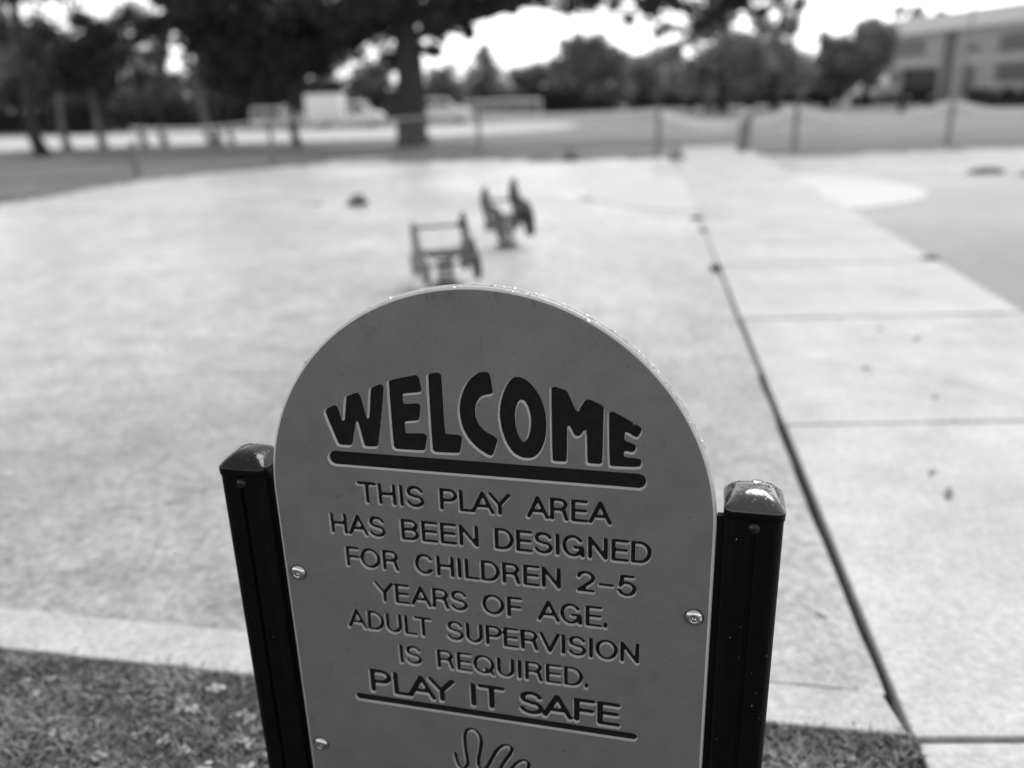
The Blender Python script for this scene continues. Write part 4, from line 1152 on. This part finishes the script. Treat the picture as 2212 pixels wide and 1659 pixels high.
px_tree('tall airy tree rising out of the view, right of centre', 1560, 58, [(1560, 180), (1563, 110), (1570, 30), (1580, -40)], .3,
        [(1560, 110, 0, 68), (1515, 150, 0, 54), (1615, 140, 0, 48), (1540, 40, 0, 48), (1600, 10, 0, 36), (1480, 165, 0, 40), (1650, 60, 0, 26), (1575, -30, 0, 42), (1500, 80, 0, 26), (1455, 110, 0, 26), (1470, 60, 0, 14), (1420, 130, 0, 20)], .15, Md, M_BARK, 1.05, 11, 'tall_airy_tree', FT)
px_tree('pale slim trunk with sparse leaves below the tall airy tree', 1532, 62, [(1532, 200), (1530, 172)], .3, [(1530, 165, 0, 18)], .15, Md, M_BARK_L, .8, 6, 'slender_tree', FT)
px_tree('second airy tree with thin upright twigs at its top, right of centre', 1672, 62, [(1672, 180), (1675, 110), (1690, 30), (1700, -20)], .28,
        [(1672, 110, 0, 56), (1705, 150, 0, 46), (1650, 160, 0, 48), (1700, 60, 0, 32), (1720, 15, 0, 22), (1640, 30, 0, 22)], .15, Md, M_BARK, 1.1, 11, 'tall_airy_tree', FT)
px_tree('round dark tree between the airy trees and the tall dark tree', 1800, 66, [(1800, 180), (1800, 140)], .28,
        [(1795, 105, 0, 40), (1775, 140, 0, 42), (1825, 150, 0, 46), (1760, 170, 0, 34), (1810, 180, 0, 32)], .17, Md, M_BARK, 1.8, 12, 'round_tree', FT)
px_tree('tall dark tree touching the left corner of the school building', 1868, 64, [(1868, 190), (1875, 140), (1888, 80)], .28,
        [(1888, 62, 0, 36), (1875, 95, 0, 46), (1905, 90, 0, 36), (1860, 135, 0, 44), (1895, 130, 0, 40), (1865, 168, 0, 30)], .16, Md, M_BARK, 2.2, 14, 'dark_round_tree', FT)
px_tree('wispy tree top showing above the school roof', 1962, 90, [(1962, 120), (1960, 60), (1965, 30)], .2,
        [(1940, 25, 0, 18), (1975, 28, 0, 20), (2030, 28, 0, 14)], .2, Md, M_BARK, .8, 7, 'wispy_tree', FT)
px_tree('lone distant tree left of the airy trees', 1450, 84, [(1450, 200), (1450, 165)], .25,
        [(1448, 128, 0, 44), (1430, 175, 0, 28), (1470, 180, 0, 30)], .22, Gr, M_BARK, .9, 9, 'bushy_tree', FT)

# ================================================================== VEHICLES AND GOAL
def wheel(name, x, y, r, t, body):
    w = MB().lathe([(r * .6, -.1), (r, -.09), (r, .09), (r * .6, .1)], (x, y, r), 'y', 20).build(name, M_TYRE, body, smooth=True)
    MB().lathe([(r * .58, -.105), (r * .5, -.11), (.04, -.112), (.04, .112), (r * .5, .11), (r * .58, .105)], (x, y, r), 'y', 16).build('rim', M_STEEL, w)
def vehicle(label, cat, name, loc, rz, L, W, Hh, prof, glass, paint, box=None):
    """side outline prof (x forward, z); glass: side windows as outlines; front/rear screens as (x0,z0,x1,z1)"""
    t = thing(name, label, cat, loc, rz)
    body = MB().prism(prof, -W / 2, W / 2, 'xz').build('body', paint, t, bevel=.05)
    for q in glass['side']:
        for sy in (-1, 1):
            MB().prism(q, sy * (W / 2 + .004) - .012, sy * (W / 2 + .004) + .012, 'xz').build('side_window', M_GLASS, t)
    for x0, z0, x1, z1 in glass['screen']:
        d = Vector((z1 - z0, x0 - x1)); d.normalize(); d *= .02 if z1 > z0 else -.02
        if x0 < 0: d = -d
        MB().prism([(x0, z0), (x1, z1), (x1 + d.x, z1 + d.y), (x0 + d.x, z0 + d.y)], -W / 2 * .84, W / 2 * .84, 'xz').build('windscreen', M_GLASS, t)
    for x in (L * .31, -L * .31):
        for y in (-W / 2 + .1, W / 2 - .1):
            wheel('wheel', x, y, .34, .2, t)
    for y in (-W * .36, W * .36):
        MB().box(L / 2 - .03, L / 2 + .02, y - .14, y + .14, .62, .80).build('headlight', M_STEEL if paint is not M_DARKCAR else M_WALL2, t, bevel=.02)
        MB().box(-L / 2 - .02, -L / 2 + .03, y - .1, y + .1, .62, .85).build('tail_light', M_WALL2, t, bevel=.02)
    MB().box(L / 2 - .02, L / 2 + .03, -W * .3, W * .3, .38, .58).build('front_grille', M_TYRE, t, bevel=.01)
    if box:
        MB().box(*box).build('cargo_box', M_WHITE, t, bevel=.04)
    return t
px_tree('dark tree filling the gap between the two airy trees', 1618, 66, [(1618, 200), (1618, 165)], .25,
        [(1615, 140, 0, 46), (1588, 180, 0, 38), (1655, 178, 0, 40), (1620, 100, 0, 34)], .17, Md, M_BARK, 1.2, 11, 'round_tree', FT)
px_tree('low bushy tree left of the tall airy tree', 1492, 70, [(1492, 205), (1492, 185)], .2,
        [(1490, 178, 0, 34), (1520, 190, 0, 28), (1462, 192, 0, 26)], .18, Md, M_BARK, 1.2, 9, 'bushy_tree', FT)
def at_px(px, Y): return (pix(px, 250, Y).x, Y, -.088)
# white box truck and pick-up seen past the road
truck = vehicle('small white box truck parked past the road between two dark trunks', 'truck', 'box_truck', at_px(748, 52), 0, 5.6, 2.0, 2.0,
        [(-2.8, .45), (2.75, .45), (2.8, .85), (2.5, 1.05), (1.9, 1.15), (1.35, 1.85), (.45, 1.9), (.4, .75), (-2.8, .75)],
        {'side': [[(.62, 1.15), (1.62, 1.15), (1.25, 1.72), (.62, 1.76)]], 'screen': [(1.92, 1.17, 1.38, 1.83)]}, M_WHITE, (-2.8, -.15, -1.05, 1.05, .78, 2.45))
van = vehicle('pale van with dark windows parked left of the box truck', 'van', 'pale_van', at_px(590, 54), 0, 3.6, 1.8, 1.95,
        [(-1.8, .4), (1.75, .4), (1.8, .9), (1.2, 1.05), (.8, 1.85), (-1.7, 1.9), (-1.8, .9)],
        {'side': [[(-1.5, 1.05), (-.6, 1.05), (-.6, 1.65), (-1.5, 1.65)], [(-.4, 1.05), (.85, 1.05), (.6, 1.65), (-.4, 1.65)]], 'screen': [(1.22, 1.08, .84, 1.8)]}, M_VAN)
vehicle('white car whose tail shows right of the thickest trunk', 'car', 'white_car', at_px(955, 56), 0, 3.9, 1.75, 1.5,
        [(-1.95, .35), (1.9, .35), (1.95, .8), (.95, .98), (.35, 1.5), (-1.2, 1.52), (-1.9, 1.0)],
        {'side': [[(-1.25, 1.0), (-.35, 1.0), (-.35, 1.4), (-1.05, 1.4)], [(-.25, 1.0), (.7, 1.0), (.3, 1.4), (-.25, 1.4)]], 'screen': [(.98, 1.0, .4, 1.47), (-1.9, 1.02, -1.24, 1.49)]}, M_WHITE)
vehicle('dark car parked under the trees left of the school', 'car', 'dark_car', at_px(1762, 60), R(180), 3.0, 1.7, 1.5,
        [(-1.5, .3), (1.5, .3), (1.5, .85), (.9, .95), (.45, 1.45), (-1.2, 1.5), (-1.5, 1.0)],
        {'side': [[(-1.1, .98), (.55, .98), (.32, 1.36), (-1.0, 1.38)]], 'screen': [(.92, .97, .5, 1.42)]}, M_DARKCAR)
dvan = vehicle('dark tall van facing the camera in front of the school', 'van', 'dark_van', at_px(1975, 50), R(-112), 4.6, 1.75, 2.0,
        [(-2.3, .35), (2.25, .35), (2.3, .95), (1.75, 1.15), (1.2, 2.0), (-2.1, 2.05), (-2.3, 1.1)],
        {'side': [[(-1.9, 1.2), (-.5, 1.2), (-.5, 1.8), (-1.9, 1.8)], [(-.3, 1.2), (1.5, 1.2), (1.1, 1.8), (-.3, 1.8)]], 'screen': [(1.77, 1.17, 1.25, 1.95)]}, M_DARKCAR)
truck.scale = (.80,) * 3; van.scale = (.70,) * 3; dvan.scale = (1.0, .95, 1.16)
# goal frame with net
gl = thing('goal_frame', 'thin white goal frame with a net beside the road, right of the white car', 'goal', at_px(1085, 46), R(-4))
fr = MB()
w_, h_, dd = 2.05, 1.35, .9
fr.tube([(-w_, 0, 0), (-w_, 0, h_), (w_, 0, h_), (w_, 0, 0)], .035, 8); fr.build('front_frame', M_WHITE, gl, smooth=True)
MB().tube([(-w_, 0, h_), (-w_, dd * .4, h_), (-w_, dd, 0), (w_, dd, 0), (w_, dd * .4, h_), (w_, 0, h_)], .03, 8).build('rear_frame', M_WHITE, gl, smooth=True)
nt_ = MB()
for k in range(33):
    x = -w_ + 2 * w_ * k / 32
    nt_.tube([(x, dd * .4, h_), (x, dd, 0)], .006, 3, False)
for k in range(12):
    t = k / 12
    nt_.tube([(-w_, dd * .4 + dd * .6 * t, h_ * (1 - t)), (w_, dd * .4 + dd * .6 * t, h_ * (1 - t))], .006, 3, False)
nt_.build('net', M_WHITE, gl, fix=False)['kind'] = 'stuff'
# pale gable and shed showing between the far trees
def house(label, px, Y, w, d, h, rh, name='far_house'):
    x = pix(px, 250, Y).x
    t = thing(name, label, 'house', (x, Y, -.09))
    wl_ = MB().box(-w / 2, w / 2, 0, d, 0, h).build('wall', M_WHITE, t)
    MB().prism([(-w / 2 - .2, h), (w / 2 + .2, h), (0, h + rh)], -.2, d + .2, 'xz').build('roof', M_ROOF, t)
    for wx in (-w * .22, w * .22):
        f_ = MB().box(wx - .4, wx + .4, -.05, .02, h * .35, h * .75).build('window', M_WHITE, t)
        MB().box(wx - .34, wx + .34, -.06, -.045, h * .38, h * .72).build('pane', M_GLASS, f_)
house('small white house seen in the gap left of the airy trees', 1440, 88, 3.6, 3, 2.2, .7)
house('small pale shed half hidden below the broad round tree', 1305, 83, 3.4, 3, 1.4, .6, 'pale_shed')
house('pale shed standing in for a bright sky gap between the slender left trees', 368, 72, 2.2, 3, 3.8, .6, 'pale_shed')  # added shed, its white wall stands for a bright sky gap

# ================================================================== SCHOOL BUILDING
P0 = Vector((35.0, 76.0, -.09)); P1 = Vector((38.5, 58.0, -.09))
ang = math.atan2(P1.y - P0.y, P1.x - P0.x)
school = thing('school_building', 'pale two storey school building with a light metal roof band at the right', 'building', tuple(P0), ang)
# local x runs along the facade (towards the camera), local -y faces the field
def wall_openings(x0, x1, z0, z1, y0, y1, ops, name, m_):
    xs = sorted({x0, x1, *[q for o in ops for q in o[:2]]}); zs = sorted({z0, z1, *[q for o in ops for q in o[2:]]})
    b = MB()
    for a, c in zip(xs[:-1], xs[1:]):
        for e, g_ in zip(zs[:-1], zs[1:]):
            mx, mz = (a + c) / 2, (e + g_) / 2
            if not any(o[0] < mx < o[1] and o[2] < mz < o[3] for o in ops):
                b.box(a, c, y0, y1, e, g_)
    return b.build(name, m_, school, fix=False)
ops = [(-2.2, 2.35, 3.55, 5.0), (-2.2, 2.6, 1.3, 2.5), (6.9, 8.45, .4, 2.65), (6.9, 8.5, 3.6, 4.2), (10.4, 14.6, 3.4, 4.8), (10.45, 14.6, 1.35, 2.75), (16.2, 20.5, 3.4, 4.8), (16.2, 20.5, 1.35, 2.75)]
wall_openings(-4.2, 4.5, 0, 5.35, 0, .3, [o for o in ops if o[1] < 4.5], 'wall', M_WALL)
wall_openings(6.0, 24, 0, 5.35, 0, .3, [o for o in ops if o[0] > 6], 'wall', M_WALL)
MB().box(4.5, 6.0, .32, .6, 0, 5.35).build('recessed_wall', M_WALL2, school)  # darker material puts the shade of the recess into the colour
MB().box(-4.2, -3.9, .3, 12, 0, 5.35).build('wall', M_WALL, school)
MB().box(23.7, 24, .3, 12, 0, 5.35).build('wall', M_WALL, school)
MB().box(-4.2, 24, 12, 12.3, 0, 5.35).build('wall', M_WALL, school)
MB().box(-3.9, 23.7, 1.3, 11.9, 0, 5.3).build('inner_block', M_WALL2, school)
MB().prism([(-.35, 5.352), (-.35, 5.55), (.5, 6.8), (11.8, 6.8), (12.5, 5.352)], -4.5, 24.3, 'yz').build('roof', M_ROOF, school)
for o in ops:
    fr_ = MB()
    x0, x1, z0, z1 = o
    for q in ((x0, x1, z0, z0 + .07), (x0, x1, z1 - .07, z1), (x0, x0 + .07, z0 + .072, z1 - .072), (x1 - .07, x1, z0 + .072, z1 - .072)):
        fr_.box(q[0], q[1], .08, .16, q[2], q[3])
    w_ = fr_.build('window' if x0 != 6.9 or z0 > 1 else 'door', M_WALL, school, fix=False)
    n = max(1, int((x1 - x0) / .9))
    for k in range(n):
        a = x0 + .08 + (x1 - x0 - .16) * k / n; c = x0 + .08 + (x1 - x0 - .16) * (k + 1) / n
        MB().box(a, c - .06, .12, .14, z0 + .08, z1 - .08).build('pane', M_PANE, w_, fix=False)
    MB().box(x0 - .1, x1 + .1, -.1, .02, z0 - .12, z0 - .02).build('sill', M_ROOF, school)
MB().box(-4.25, 4.3, -.05, -.002, 2.95, 3.2).build('floor_band', M_ROOF, school)
MB().box(6.2, 24, -.05, -.002, 2.95, 3.2).build('floor_band', M_ROOF, school)
ramp = thing('entrance_ramp', 'pale concrete ramp wall in front of the school entrance', 'ramp', (34.2, 55.5, -.09), ang)
MB().prism([(-3.5, 0), (2.8, 0), (1.8, .75), (-.5, 1.0), (-2.8, .75)], -.3, 0, 'xz').build('ramp_wall', M_CURB, ramp, bevel=.02)
MB().box(-2.6, 1.6, 0.0, 1.6, 0, .7).build('ramp_floor', M_CURB, ramp)
hedge('clipped dark hedge at the right edge in front of the school', 2085, 2260, 54, 1.0, D)
hedge('low clipped hedge left of the dark van before the school', 1835, 1940, 66, .8, Gr)
fx, fy, fz = pix(2072, 230, 52)
fpole = thing('flagpole', 'tall thin pale flagpole in front of the school facade', 'flagpole', (fx, fy, -.09))
MB().tube([(0, 0, 0), (0, 0, 6.2)], [.075, .05], 10).build('pole', M_FPOST, fpole, smooth=True)
MB().lathe([(.02, 6.2), (.08, 6.25), (.08, 6.31), (.02, 6.36)], (0, 0, 0), 'z', 12).build('ball_finial', M_STEEL, fpole, smooth=True)
sp_ = thing('sign_disc', 'small pale round sign on a pole left of the school windows', 'sign', at_px(1902, 56))
MB().tube([(0, 0, 0), (0, 0, 1.7)], .03, 8).build('pole', M_FPOST, sp_)
MB().lathe([(.3, -.02), (.3, .02)], (0, -.05, 1.75), 'y', 20).build('disc', M_WHITE, sp_)
